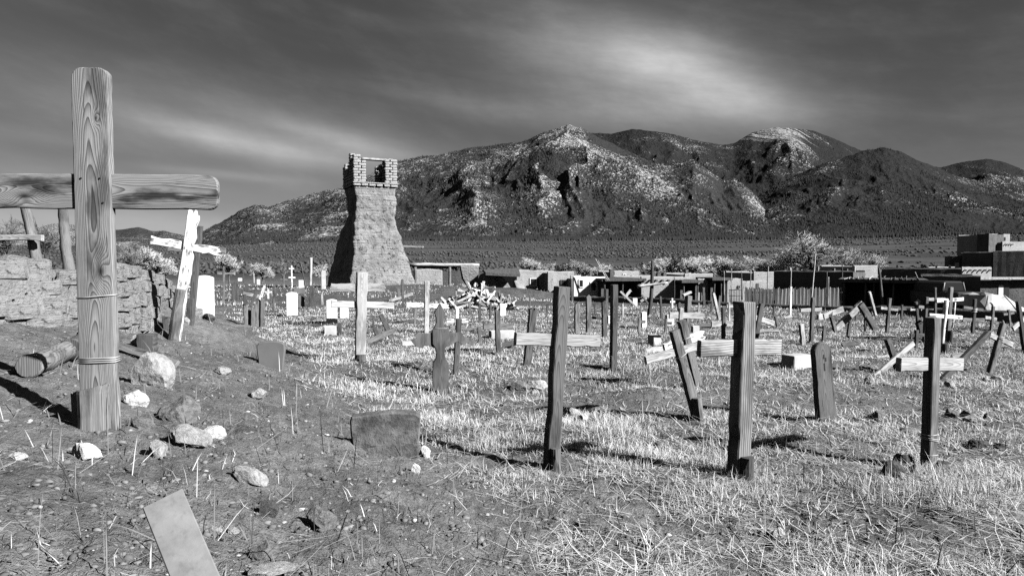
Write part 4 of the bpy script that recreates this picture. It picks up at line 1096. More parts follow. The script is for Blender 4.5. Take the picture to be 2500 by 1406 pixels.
# pebbles and clods: uncountable
def rubble(name, n, lo, hi, mat, label, seed, ymax):
    rd = np.random.default_rng(seed)
    rad = np.exp(rd.uniform(math.log(2.0), math.log(ymax), n)); a = rd.uniform(R(-41), R(41), n)
    x, y = rad * np.sin(a), rad * np.cos(a)
    keep = rd.random(n) > grassy(x, y) * 0.6
    x, y, rad = x[keep], y[keep], rad[keep]
    sz = (lo + (hi - lo) * rd.random(len(x)) ** 5) * (0.7 + rad * 0.05)
    ico = bmesh.new(); bmesh.ops.create_icosphere(ico, subdivisions=1, radius=1.0)
    bv = np.array([v.co[:] for v in ico.verts]); bf = np.array([[v.index for v in f.verts] for f in ico.faces]); ico.free()
    k = len(x)
    sc_ = np.stack([sz * rd.uniform(0.8, 1.7, k), sz * rd.uniform(0.8, 1.3, k), sz * rd.uniform(0.4, 0.9, k)], -1)
    v = bv[None] * rd.uniform(0.55, 1.25, (k, len(bv), 1)) * sc_[:, None, :]
    t = rd.uniform(0, 6.28, k)[:, None]; c, s = np.cos(t), np.sin(t)
    vx = v[..., 0] * c - v[..., 1] * s; vy = v[..., 0] * s + v[..., 1] * c
    v = np.stack([vx + x[:, None], vy + y[:, None], v[..., 2] + (G(x, y) + sz * 0.15)[:, None]], -1)
    tri = (np.arange(k)[:, None, None] * len(bv) + bf[None]).reshape(-1, 3)
    tone = np.repeat(rd.random(k), len(bv))
    o = np_mesh(name, v.reshape(-1, 3), tri, mat, attr=tone)
    tag(o, label, name.replace('_', ' '), kind='stuff')

def mat_tone(name, lo, hi, power=1.0, trans=0.0):
    m, t, b = base_mat(name, 0.9, 0.1)
    a = t.new('ShaderNodeAttribute', attribute_name='tone').outputs['Fac']
    v = t.grey(t.add(lo, t.mul(t.m('POWER', a, power), hi - lo)))
    t.put(b.inputs['Base Color'], v)
    if trans:
        tr = t.new('ShaderNodeBsdfTranslucent'); t.put(tr.inputs[0], v)
        mx = t.new('ShaderNodeMixShader'); mx.inputs[0].default_value = trans
        t.l.new(b.outputs[0], mx.inputs[1]); t.l.new(tr.outputs[0], mx.inputs[2])
        out = [n for n in t.n if n.type == 'OUTPUT_MATERIAL'][0]; t.l.new(mx.outputs[0], out.inputs[0])
    return m
MAT['pebble'] = mat_tone('pebbles', 0.09, 0.5, 5.0)
MAT['clod'] = mat_tone('soil_clods', 0.08, 0.23, 1.0)
rubble('pebbles', 9000, 0.004, 0.024, MAT['pebble'], 'loose pebbles strewn over the bare soil', 21, 16)
rubble('soil_clods', 30000, 0.004, 0.022, MAT['clod'], 'small clods of dry soil on the bare slope', 22, 13)

# ------------------------------------------------------------------ dry grass and straw
def blades(n, seed, rmin, rmax, hmin, hmax, w0, lean, dens, flat=False):
    rd = np.random.default_rng(seed)
    rad = np.exp(rd.uniform(math.log(rmin), math.log(rmax), n)); a = rd.uniform(R(-41), R(41), n)
    x, y = rad * np.sin(a), rad * np.cos(a)
    keep = rd.random(n) < dens(x, y)
    x, y, rad = x[keep], y[keep], rad[keep]; k = len(x)
    tuft = vnoise(x * 5, y * 5, 44)
    x = x + rd.normal(0, 0.02, k); y = y + rd.normal(0, 0.02, k)
    z = G(x, y) + 0.004
    L = (hmin + (hmax - hmin) * rd.random(k) ** 2.2) * (0.55 + 0.9 * tuft) * (1 - 0.25 * ss(6, 20, rad))
    wd = w0 * (0.6 + rad / 7.0) * rd.uniform(0.6, 1.3, k)
    t = rd.uniform(0, 2 * math.pi, k) * (1.0 if flat else 1.0) + (0.0)
    ln = np.abs(rd.normal(0, lean, k)) if not flat else rd.uniform(1.25, 1.52, k)
    ux, uy = np.cos(t) * np.sin(ln), np.sin(t) * np.sin(ln); uz = np.cos(ln)
    s = rd.uniform(0, 2 * math.pi, k); sx_, sy_ = np.cos(s) * wd / 2, np.sin(s) * wd / 2
    if flat: sx_, sy_ = -np.sin(t) * wd / 2, np.cos(t) * wd / 2
    B = np.stack([x, y, z + (0.012 * rd.random(k) if flat else 0)], -1); U = np.stack([ux, uy, uz], -1); Sv = np.stack([sx_, sy_, np.zeros(k)], -1)
    droop = np.stack([ux, uy, -0.35 * np.ones(k)], -1) * (L * rd.uniform(0, 0.28, k))[:, None]
    if flat: droop = np.stack([-uy, ux, np.zeros(k)], -1) * (L * rd.uniform(-0.25, 0.25, k))[:, None]
    mid = B + U * (L * 0.55)[:, None]; tip = B + U * L[:, None] + droop
    if flat: tip[:, 2] = np.maximum(tip[:, 2], G(tip[:, 0], tip[:, 1]) + 0.006); mid[:, 2] = np.maximum(mid[:, 2], G(mid[:, 0], mid[:, 1]) + 0.006)
    v = np.stack([B - Sv, B + Sv, mid - Sv * 0.85, mid + Sv * 0.85, tip], 1).reshape(-1, 3)
    f = np.array([[0, 1, 3], [0, 3, 2], [2, 3, 4]])
    tri = (np.arange(k)[:, None, None] * 5 + f[None]).reshape(-1, 3)
    patch = 0.5 + 1.2 * fbm(x * 0.8, y * 0.8, 3, 61)
    tone = np.clip(0.75 * rd.random(k) + 0.45 * patch, 0, 0.94)
    return v, tri, np.repeat(tone, 5)

def join(parts):
    vs, ts, aa_ = [], [], []; o = 0
    for v, t, a in parts: vs.append(v); ts.append(t + o); aa_.append(a); o += len(v)
    return np.concatenate(vs), np.concatenate(ts), np.concatenate(aa_)

def bare(x, y): return np.clip(0.10 - grassy(x, y) * 0.1, 0, 1) * ss(0.42, 0.7, vnoise(x * 1.7, y * 1.7, 71))
MAT['grass'] = mat_tone('dry_straw_grass', 0.28, 1.0, 1.3, 0.2)
g = join([
    blades(640000, 51, 2.6, 26, 0.025, 0.12, 0.0030, 0.62, lambda x, y: np.clip(grassy(x, y) ** 1.5 * 1.4 * ss(0.25, 0.7, vnoise(x * 4, y * 4, 46) * 0.6 + vnoise(x * 11, y * 11, 47) * 0.4), 0, 1)),
    blades(250000, 52, 2.4, 22, 0.05, 0.26, 0.0034, 0.0, lambda x, y: grassy(x, y) ** 0.8 * 0.95 + 0.005, flat=True),
    blades(60000, 54, 24, 60, 0.06, 0.22, 0.0045, 0.4, lambda x, y: ss(-0.1, 0.2, fbm(x * 0.3, y * 0.3, 3, 32)) * 0.8)])
og = np_mesh('dry_grass', g[0], g[1], MAT['grass'], attr=g[2])
tag(og, 'bleached dry grass and straw covering the graveyard floor', 'grass', kind='stuff')
g = join([
    blades(26000, 55, 2.2, 14, 0.06, 0.30, 0.0036, 0.30, lambda x, y: (0.022 + 0.26 * grassy(x, y)) * ss(0.35, 0.75, vnoise(x * 1.9, y * 1.9, 71))),
    blades(9000, 56, 2.0, 12, 0.06, 0.24, 0.0036, 0.0, lambda x, y: 0.16 * ss(0.4, 0.8, vnoise(x * 1.3, y * 1.3, 72)), flat=True)])
og = np_mesh('dry_stalks', g[0], g[1], MAT['grass'], attr=g[2])
tag(og, 'taller bleached stalks standing and lying on the soil', 'stalks', kind='stuff')
g = join([blades(5200, 57, 2.0, 10, 0.07, 0.26, 0.005, 0.8, lambda x, y: 0.30 + 0 * x), blades(6000, 58, 2.0, 10, 0.05, 0.24, 0.005, 0.0, lambda x, y: 0.2 + 0 * x, flat=True)])
og = np_mesh('dead_twigs', g[0], g[1], MAT['twig'], attr=g[2])
tag(og, 'dark dead twigs scattered over the slope', 'twigs', kind='stuff')

# short boards lying about between the graves
rd_ = random.Random(77)
for k in range(18):
    px, py = (905, 772, 1150, 1245, 1390, 1530, 1600, 1725, 1790, 1870, 1925, 2075, 2130, 2215, 2345, 2440, 700, 1010)[k], (815, 800, 812, 850, 800, 795, 860, 800, 815, 815, 780, 850, 795, 865, 880, 850, 790, 845)[k]
    p = on_ground(px, py); L = rd_.uniform(0.25, 0.6); t_ = rd_.uniform(-0.5, 0.5)
    ax = Vector((math.cos(t_), math.sin(t_), 0)); a, b = p - ax * L / 2, p + ax * L / 2
    a.z = gz(a.x, a.y) + 0.05; b.z = gz(b.x, b.y) + 0.05 + rd_.uniform(0, 0.08)
    o = prism('fallen_board', board_outline(rd_.uniform(0.06, 0.11), L, rd_.choice(('flat', 'rag')), 5, 0.004, 1, rd_), 0.03, MAT[rd_.choice(('grey', 'pale', 'mid'))], None, frame(a, b, Vector((0.3, -0.8, 0.55)).normalized()), 0.004)
    tag(o, 'short weathered board lying flat in the grass between the graves', 'board', 'boards lying in the grass')

# ------------------------------------------------------------------ the ruined bell tower
BRICKS = []
def brick_mesh(k, mat):
    rd = random.Random(k + 100); bm = bmesh.new()
    vs = [bm.verts.new(v) for v in box_verts(-.5, .5, -.5, .5, -.5, .5)]
    for q in BOXF: bm.faces.new([vs[i] for i in q])
    bmesh.ops.bevel(bm, geom=list(bm.edges), offset=0.13, segments=1, affect='EDGES')
    for v in bm.verts: v.co += Vector((rd.uniform(-.035, .035), rd.uniform(-.035, .035), rd.uniform(-.05, .05)))
    bmesh.ops.recalc_face_normals(bm, faces=bm.faces)
    me = bpy.data.meshes.new('brick'); bm.to_mesh(me); bm.free(); me.materials.append(mat)
    return me
TB = [brick_mesh(k, MAT['adobeb']) for k in range(5)]
WB = [brick_mesh(k + 9, MAT['adobewb']) for k in range(5)]

def tower():
    D = 42.0; c0 = at(915, 690, D)
    yaw = R(27); M = Matrix.Translation(c0) @ Matrix.Rotation(yaw, 4, 'Z')
    mpp = D / F
    root = empty('bell_tower', c0, 'eroded adobe bell tower with an open brick belfry, in front of the mountain', 'tower')
    root_m = M
    # profile of the shaft: height, left, right, front, back (local metres)
    k = mpp / 0.955
    def X(px): return (px - 915) * k
    prof = [  # z px, left px, right px, front, back, extra bulge at the back left
        (712, 846, 1008, -0.95, 3.35, 0.55), (688, 850, 1003, -0.85, 3.3, 0.50), (657, 855, 997, -0.72, 3.2, 0.45), (616, 862, 984, -0.55, 3.05, 0.35), (590, 864, 977, -0.46, 2.95, 0.25),
        (562, 865, 970, -0.36, 2.85, 0.12), (548, 866, 967, -0.32, 2.7, 0.0), (534, 868, 965, -0.29, 2.5, -0.12), (519, 870, 965, -0.26, 2.45, -0.12), (490, 869, 964, -0.22, 2.4, -0.06), (462, 868, 964, -0.20, 2.35, 0.0), (458, 868, 964, -0.20, 2.35, 0.0)]
    zs = np.array([(690 - p[0]) * mpp for p in prof])
    nl = 110; zz = np.linspace(zs[0], zs[-1], nl)
    def col_(i_): return np.interp(zz, zs, [q[i_] for q in prof])
    Lf, Rt, Fr, Bk, Bg = [col_(i_) for i_ in range(1, 6)]
    Lf, Rt = (Lf - 915) * k, (Rt - 915) * k
    m = 26; verts = []
    for a in range(nl):
        cs = [(Lf[a], Fr[a]), (Rt[a], Fr[a]), (Rt[a] - 0.1, Bk[a]), (Lf[a] - Bg[a], Bk[a])]
        for e in range(4):
            p, q = cs[e], cs[(e + 1) % 4]
            for b in range(m):
                t = b / m; verts.append((p[0] + (q[0] - p[0]) * t, p[1] + (q[1] - p[1]) * t, zz[a], t, e))
    V = np.array(verts); x, y, z, t, e = V.T
    cx, cy = 0.0, 1.1
    rx, ry = x - cx, y - cy; rl = np.sqrt(rx * rx + ry * ry)
    s = np.arctan2(ry, rx) * 2.2
    er = 0.22 * fbm(s * 1.6, z * 0.8, 4, 201) + 0.17 * fbm(s * 6, z * 3.5, 4, 202) + 0.05 * fbm(s * 1.6, z * 6.2, 3, 205)
    corner = np.minimum(t, 1 - t); er = er - 0.07 * np.exp(-(corner / 0.05) ** 2) * (0.6 + vnoise(z * 2.2, e * 9, 203))
    er = er * ss(zs[-1] + 0.05, zs[-1] - 0.9, z) + 0.03 * fbm(s * 8, z * 6, 2, 204)
    x = x + rx / rl * er; y = y + ry / rl * er
    n = 4 * m
    i_ = np.arange(nl - 1)[:, None]; j_ = np.arange(n)[None, :]
    q = np.stack([i_ * n + j_, i_ * n + (j_ + 1) % n, (i_ + 1) * n + (j_ + 1) % n, (i_ + 1) * n + j_], -1).reshape(-1, 4).tolist()
    q.append(list(range((nl - 1) * n, nl * n)))
    mesh_obj('shaft', np.stack([x, y, z], -1).tolist(), q, MAT['adobe'], root, M, True)
    # belfry: brick ledge, four corner piers, timber lintels
    z0 = (690 - 457) * mpp; H = 0.164
    lx, rx_, fy, by = X(864) , X(968), -0.30, 2.45
    rd = random.Random(5); cnt = [0]
    def brick(cx_, cy_, cz_, sx, sy, sz, turn=0.0):
        me = TB[cnt[0] % 5]; cnt[0] += 1
        link('brick', me, root, M @ Matrix.Translation((cx_ + rd.uniform(-.012, .012), cy_ + rd.uniform(-.012, .012), cz_)) @ Matrix.Rotation(turn + rd.uniform(-.03, .03), 4, 'Z') @ Matrix.Diagonal((sx * rd.uniform(.92, 1.0), sy, sz * rd.uniform(0.88, 0.97), 1)))
    # ledge course all round
    for (p, q_, ax) in (((lx, fy), (rx_, fy), 0), ((rx_, fy), (rx_, by), 1), ((lx, by), (rx_, by), 0), ((lx, fy), (lx, by), 1)):
        Ln = abs(q_[0] - p[0]) if ax == 0 else abs(q_[1] - p[1]); nb = int(Ln / 0.44)
        for b in range(nb):
            f_ = (b + 0.5) / nb
            if ax == 0: brick(p[0] + (q_[0] - p[0]) * f_, p[1] + (0.15 if p[1] < 1 else -0.15), z0 + 0.07, Ln / nb * 0.93, 0.34, 0.15)
            else: brick(p[0] + (0.15 if p[0] < 0 else -0.15), p[1] + (q_[1] - p[1]) * f_, z0 + 0.07, 0.34, Ln / nb * 0.93, 0.15)
    box('ledge', (lx - 0.03, fy - 0.06, z0 + 0.155), (rx_ + 0.03, by + 0.05, z0 + 0.215), MAT['pale'], root, M, 0.01)
    zb = z0 + 0.222
    #           x0, x1, y0, y1, courses at the outer and inner side
    w1 = X(894) - X(864)
    piers = [(lx, lx + w1, fy, fy + 0.74, 10, 9), (rx_ - w1, rx_, fy, fy + 0.74, 9, 9), (lx, lx + 0.6, by - 0.7, by, 8, 5), (rx_ - 0.7, rx_, by - 0.72, by, 9, 7)]
    for x0, x1, y0, y1, na_, nb_ in piers:
        outer_left = x0 < 0
        for c in range(max(na_, nb_) + 2):
            off = 0.09 if c % 2 else -0.09
            xm = (x0 + x1) / 2 + off
            for (xa, xb) in ((x0, xm), (xm, x1)):
                side = na_ if ((xa == x0) == outer_left) else nb_
                top_here = side + (1 if rd.random() < 0.35 else 0)
                if c >= top_here: continue
                for (ya, yb) in ((y0, (y0 + y1) / 2), ((y0 + y1) / 2, y1)):
                    if c >= top_here - 1 and rd.random() < 0.3: continue
                    brick((xa + xb) / 2, (ya + yb) / 2, zb + H * (c + 0.5), (xb - xa) * 0.97, (yb - ya) * 0.97, H)
    # broken wall stub on the left face between the piers, and leaning plank ends above it
    for c in range(11):
        for b in range(3):
            if c < (10.5, 7, 5.5)[b] and not (b == 1 and 3 <= c < 5): brick(lx + 0.17, fy + 0.95 + b * 0.4 + (c % 2) * 0.1, zb + H * (c + 0.5), 0.34, 0.39, H, 0)
    for c in range(10):
        for b in range(3):
            if c < (9.5, 7, 8)[b]: brick(rx_ - 0.17, fy + 0.95 + b * 0.4 + (c % 2) * 0.08, zb + H * (c + 0.5), 0.34, 0.39, H, 0)
    for c in range(7):
        if c < 4 or c % 2: brick(lx + 0.85 + (c % 2) * .1, by - 0.2, zb + H * (c + 0.5), 0.4, 0.36, H, 0)

    topz = zb + H * 8.35
    box('lintel', (lx + w1 - 0.22, fy + 0.06, topz), (rx_ - w1 + 0.22, fy + 0.26, topz + 0.11), MAT['pale'], root, M, 0.01)
    box('lintel', (lx + w1 - 0.2, fy + 0.34, topz), (rx_ - w1 + 0.2, fy + 0.52, topz + 0.10), MAT['grey'], root, M, 0.01)
    # plank stuck in the right side of the shaft
    a_, b_ = at(975, 601, D + 0.6), at(1033, 603, D + 0.4)
    prism('plank', board_outline(0.10, (b_ - a_).length, 'flat', 4, 0.004), 0.12, MAT['pale'], root, frame(a_, b_, Vector((0.3, -1, 0)).normalized()))
tower()

# ------------------------------------------------------------------ adobe walls
def lumpy_wall(name, path, label, cat, mat='adobew', wid=0.5, n=10, seed=0, rough=0.06, group=None, base_drop=0.5):
    """path: (x, y, top z); a rounded, eroded mud wall"""
    pts = [Vector(p) for p in path]; P = []
    for a, b in zip(pts[:-1], pts[1:]):
        m = max(2, int((b - a).length / 0.22))
        for k in range(m): P.append(a.lerp(b, k / m))
    P.append(pts[-1])
    root = empty(name, (P[0].x, P[0].y, gz(P[0].x, P[0].y)), label, cat, group)
    v = []; f = []
    for k, p in enumerate(P):
        d = (P[min(k + 1, len(P) - 1)] - P[max(k - 1, 0)]); d.z = 0; d.normalize(); s = Vector((d.y, -d.x, 0))
        gnd = gz(p.x, p.y) - base_drop
        top = p.z + 0.5 * rough * float(fbm(k * 0.35, seed, 3, seed)) * 4
        for q in range(n):
            t = q / (n - 1); ang = math.pi * t
            ww = wid / 2 * (1.0 + 0.25 * (1 - math.sin(ang)))
            zz = gnd + (top - gnd) * min(1.0, math.sin(ang) * 1.25) ** 0.7
            e = rough * 2.0 * float(fbm(k * 0.5 + q * 1.3, q * 1.1, 3, seed + 3))
            v.append(p - s * math.cos(ang) * (ww + e) + Vector((0, 0, zz + e * 0.5 - p.z)))
    for k in range(len(P) - 1):
        for q in range(n - 1): f.append((k * n + q, k * n + q + 1, (k + 1) * n + q + 1, (k + 1) * n + q))
    f.append(tuple(range(n))); f.append(tuple(range(len(P) * n - 1, (len(P) - 1) * n - 1, -1)))
    me = mesh_obj('wall', v, f, MAT[mat], root, None, True)
    bm = bmesh.new(); bm.from_mesh(me.data); bmesh.ops.recalc_face_normals(bm, faces=bm.faces); bm.to_mesh(me.data); bm.free()
    return root

# the slumped brick wall at the left
def ruined_wall():
    tops = [(-150, 640, 6.4), (0, 640, 7.0), (40, 622, 7.2), (110, 652, 7.5), (180, 664, 7.9), (240, 652, 8.4), (285, 640, 9.0), (330, 658, 9.9), (380, 682, 11.2), (425, 714, 12.4), (462, 762, 13.0)]
    path = []
    for px, py, d in tops:
        p = at(px, py, d); path.append((p.x, p.y, p.z - 0.02))
    root = lumpy_wall('ruined_adobe_wall', path, 'slumped adobe brick wall crumbling down the slope behind the big cross', 'wall', 'adobew', 0.55, 12, 4, 0.07)
    rd = random.Random(12); cnt = 0
    pts = [Vector(p) for p in path]
    # courses of worn bricks standing proud of the face towards the camera
    for c in range(5):
        acc = rd.uniform(0, 0.3)
        for a, b in zip(pts[:-1], pts[1:]):
            d = (b - a); ln = Vector((d.x, d.y, 0)).length; dn = Vector((d.x, d.y, 0)).normalized(); s = Vector((dn.y, -dn.x, 0))
            t = acc
            while t < ln:
                f_ = t / ln; p = a.lerp(b, f_)
                zz = p.z - 0.10 - c * 0.185 + rd.uniform(-.02, .02)
                wl = rd.uniform(0.30, 0.42)
                if zz > gz(p.x, p.y) - 0.02 and rd.random() < 0.90:
                    zf = max(0.05, min(1.0, (zz - gz(p.x, p.y) + 0.5) / max(0.3, p.z - gz(p.x, p.y) + 0.5)))
                    sn = zf ** (1 / 0.7) / 1.25
                    out = 0.275 * (1 + 0.25 * (1 - sn)) * math.sqrt(1 - sn * sn) - 0.085 + rd.uniform(-.03, .012)
                    Mx = Matrix.Translation(Vector((p.x, p.y, zz)) + s * out) @ Matrix.Rotation(math.atan2(dn.y, dn.x) + rd.uniform(-.07, .07), 4, 'Z') @ Matrix.Rotation(rd.uniform(-.035, .035) + 0.03, 4, 'Y') @ Matrix.Rotation(rd.uniform(-.16, .06), 4, 'X') @ Matrix.Diagonal((wl * 1.0, 0.27, 0.176, 1))
                    link('brick', WB[cnt % 5], root, Mx); cnt += 1
                t += wl
            acc = t - ln
ruined_wall()

# low wall closing the graveyard on the far right: its near face lies in shade
wp = []
for px, py, d in ((2680, 752, 16.5), (2500, 757, 18.6), (2300, 752, 20.5), (2100, 748, 22.5), (1950, 745, 25.0), (1800, 741, 27.5), (1650, 729, 30), (1520, 725, 33), (1390, 723, 36)):
    p = at(px, py, d); wp.append((p.x, p.y, p.z))
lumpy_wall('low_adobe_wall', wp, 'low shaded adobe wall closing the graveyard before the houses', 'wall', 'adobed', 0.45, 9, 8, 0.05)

# ------------------------------------------------------------------ the ruin beside the tower and its heap of boards
def ruin():
    D = 43.0; P = at(1090, 735, D)
    root = empty('ruined_room', P, 'roofless adobe room with a long roof beam on posts, right of the tower', 'ruin')
    def wall(name, pts, T, mat, dd=0.0, yaw=10):
        Q = [at(a, b, D + dd) for a, b in pts]; c = Q[0]
        nrm = Vector((math.sin(R(yaw)), -math.cos(R(yaw)), 0)); xax = Vector((math.cos(R(yaw)), math.sin(R(yaw)), 0))
        o = [((q_ - c).dot(xax), q_.z - c.z) for q_ in Q]
        Mx = Matrix(((xax.x, -nrm.x, 0, c.x), (xax.y, -nrm.y, 0, c.y), (0, 0, 1, c.z), (0, 0, 0, 1)))
        ob = prism(name, o, T, MAT[mat], root, Mx, 0.05)
        return ob
    wall('back_wall', [(1008, 745), (1082, 745), (1080, 660), (1050, 656), (1010, 658)], 0.5, 'adobeh', 1.6)
    wall('pillar', [(1128, 735), (1168, 735), (1166, 700), (1168, 648), (1122, 648), (1128, 680), (1140, 700)], 0.7, 'adobe', 0.3)
    wall('wall_stump', [(1168, 740), (1258, 745), (1256, 705), (1244, 688), (1226, 672), (1198, 664), (1180, 670), (1168, 690)], 0.9, 'adobe', -0.4, 24)
    wall('wall_stump', [(1262, 745), (1318, 748), (1300, 726), (1286, 706), (1272, 684), (1262, 690)], 0.9, 'adobew', -0.8, -40)
    for k, (a, b, w_) in enumerate((((1000, 646), (1170, 647), 9), ((1008, 652), (1116, 654), 6))):
        p, q_ = at(*a, D - 0.2 + k * 0.25), at(*b, D + 0.5)
        pole('roof_beam', p, q_, w_ * D / F / 2, w_ * D / F / 2 * 0.9, MAT['pale' if k == 0 else 'dark'], root, 0.0, k + 3)
    for px in (1014, 1098):
        pole('post', at(px, 750, D - 0.1), at(px, 652, D - 0.1), 0.09, 0.085, MAT['grey'], root, 0.0, px)
    # canopy of dark poles sagging to the right of the pillar
    p0 = [at(1180, 664, D + 0.5), at(1266, 660, D + 0.5), at(1270, 676, D - 1.0), at(1186, 672, D - 1.2)]
    v = [tuple(p) for p in p0] + [tuple(p + Vector((0, 0, 0.16))) for p in p0]
    mesh_obj('roof', v, BOXF, MAT['dark'], root)
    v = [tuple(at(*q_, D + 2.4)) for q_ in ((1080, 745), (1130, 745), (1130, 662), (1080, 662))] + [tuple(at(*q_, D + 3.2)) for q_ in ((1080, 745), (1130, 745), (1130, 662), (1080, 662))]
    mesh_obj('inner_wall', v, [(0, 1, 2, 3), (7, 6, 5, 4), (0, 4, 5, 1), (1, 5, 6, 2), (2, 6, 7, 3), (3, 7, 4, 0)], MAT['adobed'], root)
ruin()

def heap():
    rd = random.Random(33)
    outline = [(1085, 738), (1110, 722), (1140, 706), (1165, 698), (1190, 705), (1215, 722), (1240, 738), (1256, 752)]
    D = on_ground(1170, 753).y
    for k in range(130):
        u = rd.random(); px = 1088 + 166 * u
        topy = np.interp(px, [o[0] for o in outline], [o[1] for o in outline])
        py = topy + (754 - topy) * rd.random() ** 0.8
        h = (754 - py) / 60.0
        dep = D + 0.9 * h + rd.uniform(-.4, .4)
        p = at(px, py, dep)
        side = (u - 0.45) * 2.2
        tilt = rd.gauss(0, 0.5) + (1.1 * side if rd.random() < 0.55 else rd.choice((0.0, 1.4, -1.3)))
        L = rd.uniform(0.32, 0.85); W = rd.uniform(0.05, 0.10)
        ax = Vector((math.cos(tilt), rd.uniform(-.5, .5), -math.sin(tilt) * 0.8)).normalized()
        a, b = p - ax * L / 2, p + ax * L / 2
        for q_ in (a, b):
            gl = gz(q_.x, q_.y) + 0.04
            if q_.z < gl: q_.z = gl
        nrm = Vector((rd.uniform(-.1, .7), -1, rd.uniform(-.1, .8))).normalized()
        o = prism('heap_board', board_outline(W, max(0.2, (b - a).length), 'flat', 3, 0.004, 1, rd), rd.uniform(0.03, 0.06), MAT[rd.choice(('pale', 'pale', 'paint', 'grey'))], None, frame(a, b, nrm), 0.004)
        tag(o, 'weathered board lying in the heap of old crosses beside the tower', 'board', 'boards heaped up beside the tower')
heap()

# ------------------------------------------------------------------ adobe houses beyond the wall
def house(label, px0, px1, ytop, ybot, D, yaw=8, depth=5.0, mat='adobeh', windows=(), doors=(), vigas=(), chimneys=(), parapet=0.12, name='adobe_house', seed=0, group='adobe houses behind the graveyard', wmat='trim'):
    rd = random.Random(seed + int(px0)); nrm = Vector((math.sin(R(yaw)), -math.cos(R(yaw)), 0)); xax = Vector((math.cos(R(yaw)), math.sin(R(yaw)), 0))
    c = at(px0, ybot, D)
    def loc(px, py):
        r_ = ray(px, py); o = Vector((0, 0, EYE)); p = o + r_ * ((c - o).dot(nrm) / r_.dot(nrm)); d = p - c
        return d.dot(xax), d.z
    W = loc(px1, ybot)[0]; H = loc(px0, ytop)[1]
    Mx = Matrix(((xax.x, -nrm.x, 0, c.x), (xax.y, -nrm.y, 0, c.y), (0, 0, 1, c.z), (0, 0, 0, 1)))
    root = empty(name, c, label, 'house', group)
    # walls with a soft hand-plastered top edge
    n = max(6, int(W / 0.5)); v = []; f = []
    rows = [(-1.2, 0.0), (H * 0.5, 0.0), (H - 0.06, 0.0), (H, 0.06), (H, 0.28), (H - parapet, 0.32), (H - parapet, depth - .32), (H, depth - .28), (H, depth - .06), (H - .08, depth), (-1.2, depth)]
    for z, y in rows:
        for k in range(n + 1):
            x = W * k / n; j = rd.uniform(-.035, .035)
            v.append((x, y + rd.uniform(-.02, .02), z + (j if z > 0.3 else 0)))
    m = n + 1
    for a in range(len(rows) - 1):
        for k in range(n): f.append((a * m + k, a * m + k + 1, (a + 1) * m + k + 1, (a + 1) * m + k))
    f.append(tuple(a * m for a in range(len(rows) - 1, -1, -1))); f.append(tuple(a * m + n for a in range(len(rows))))
    mesh_obj('wall', v, f, MAT[mat], root, Mx)
    for x0, y0, x1, y1 in windows:
        a, zt = loc(x0, y0); b, zb = loc(x1, y1); t_ = 0.07
        fr = empty_part = None
        w_ = mesh_obj('window', sum([box_verts(a, a + t_, -.09, .04, zb, zt), box_verts(b - t_, b, -.09, .04, zb, zt), box_verts(a + t_, b - t_, -.09, .04, zt - t_, zt), box_verts(a + t_, b - t_, -.09, .04, zb, zb + t_)], []),
                      [tuple(8 * q + k for k in fc) for q in range(4) for fc in BOXF], MAT[wmat], root, Mx)
        mesh_obj('pane', box_verts(a + t_, b - t_, -.045, .02, zb + t_, zt - t_), BOXF, MAT['glass'], w_, Mx)
    for x0, y0, x1, y1, dm in doors:
        a, zt = loc(x0, y0); b, zb = loc(x1, y1)
        mesh_obj('door', box_verts(a, b, -.05, .03, zb, zt), BOXF, MAT[dm], root, Mx)
    for x0, x1, yv, cnt in vigas:
        for k in range(cnt):
            a, z = loc(x0 + (x1 - x0) * k / max(1, cnt - 1), yv)
            vv, ff = tube_mesh([(a, -.32, z), (a, 0.1, z)], [.09, .09], 8)
            mesh_obj('viga', vv, ff, MAT['dark'], root, Mx)
    for px, w_, h_, back, cm in chimneys:
        a, _ = loc(px, ytop); ww = w_ * D / F
        bx = mesh_obj('chimney', box_verts(a - ww / 2, a + ww / 2, back, back + ww, H - parapet, H + h_ * D / F), BOXF, MAT[cm], root, Mx)
    return root, Mx, loc

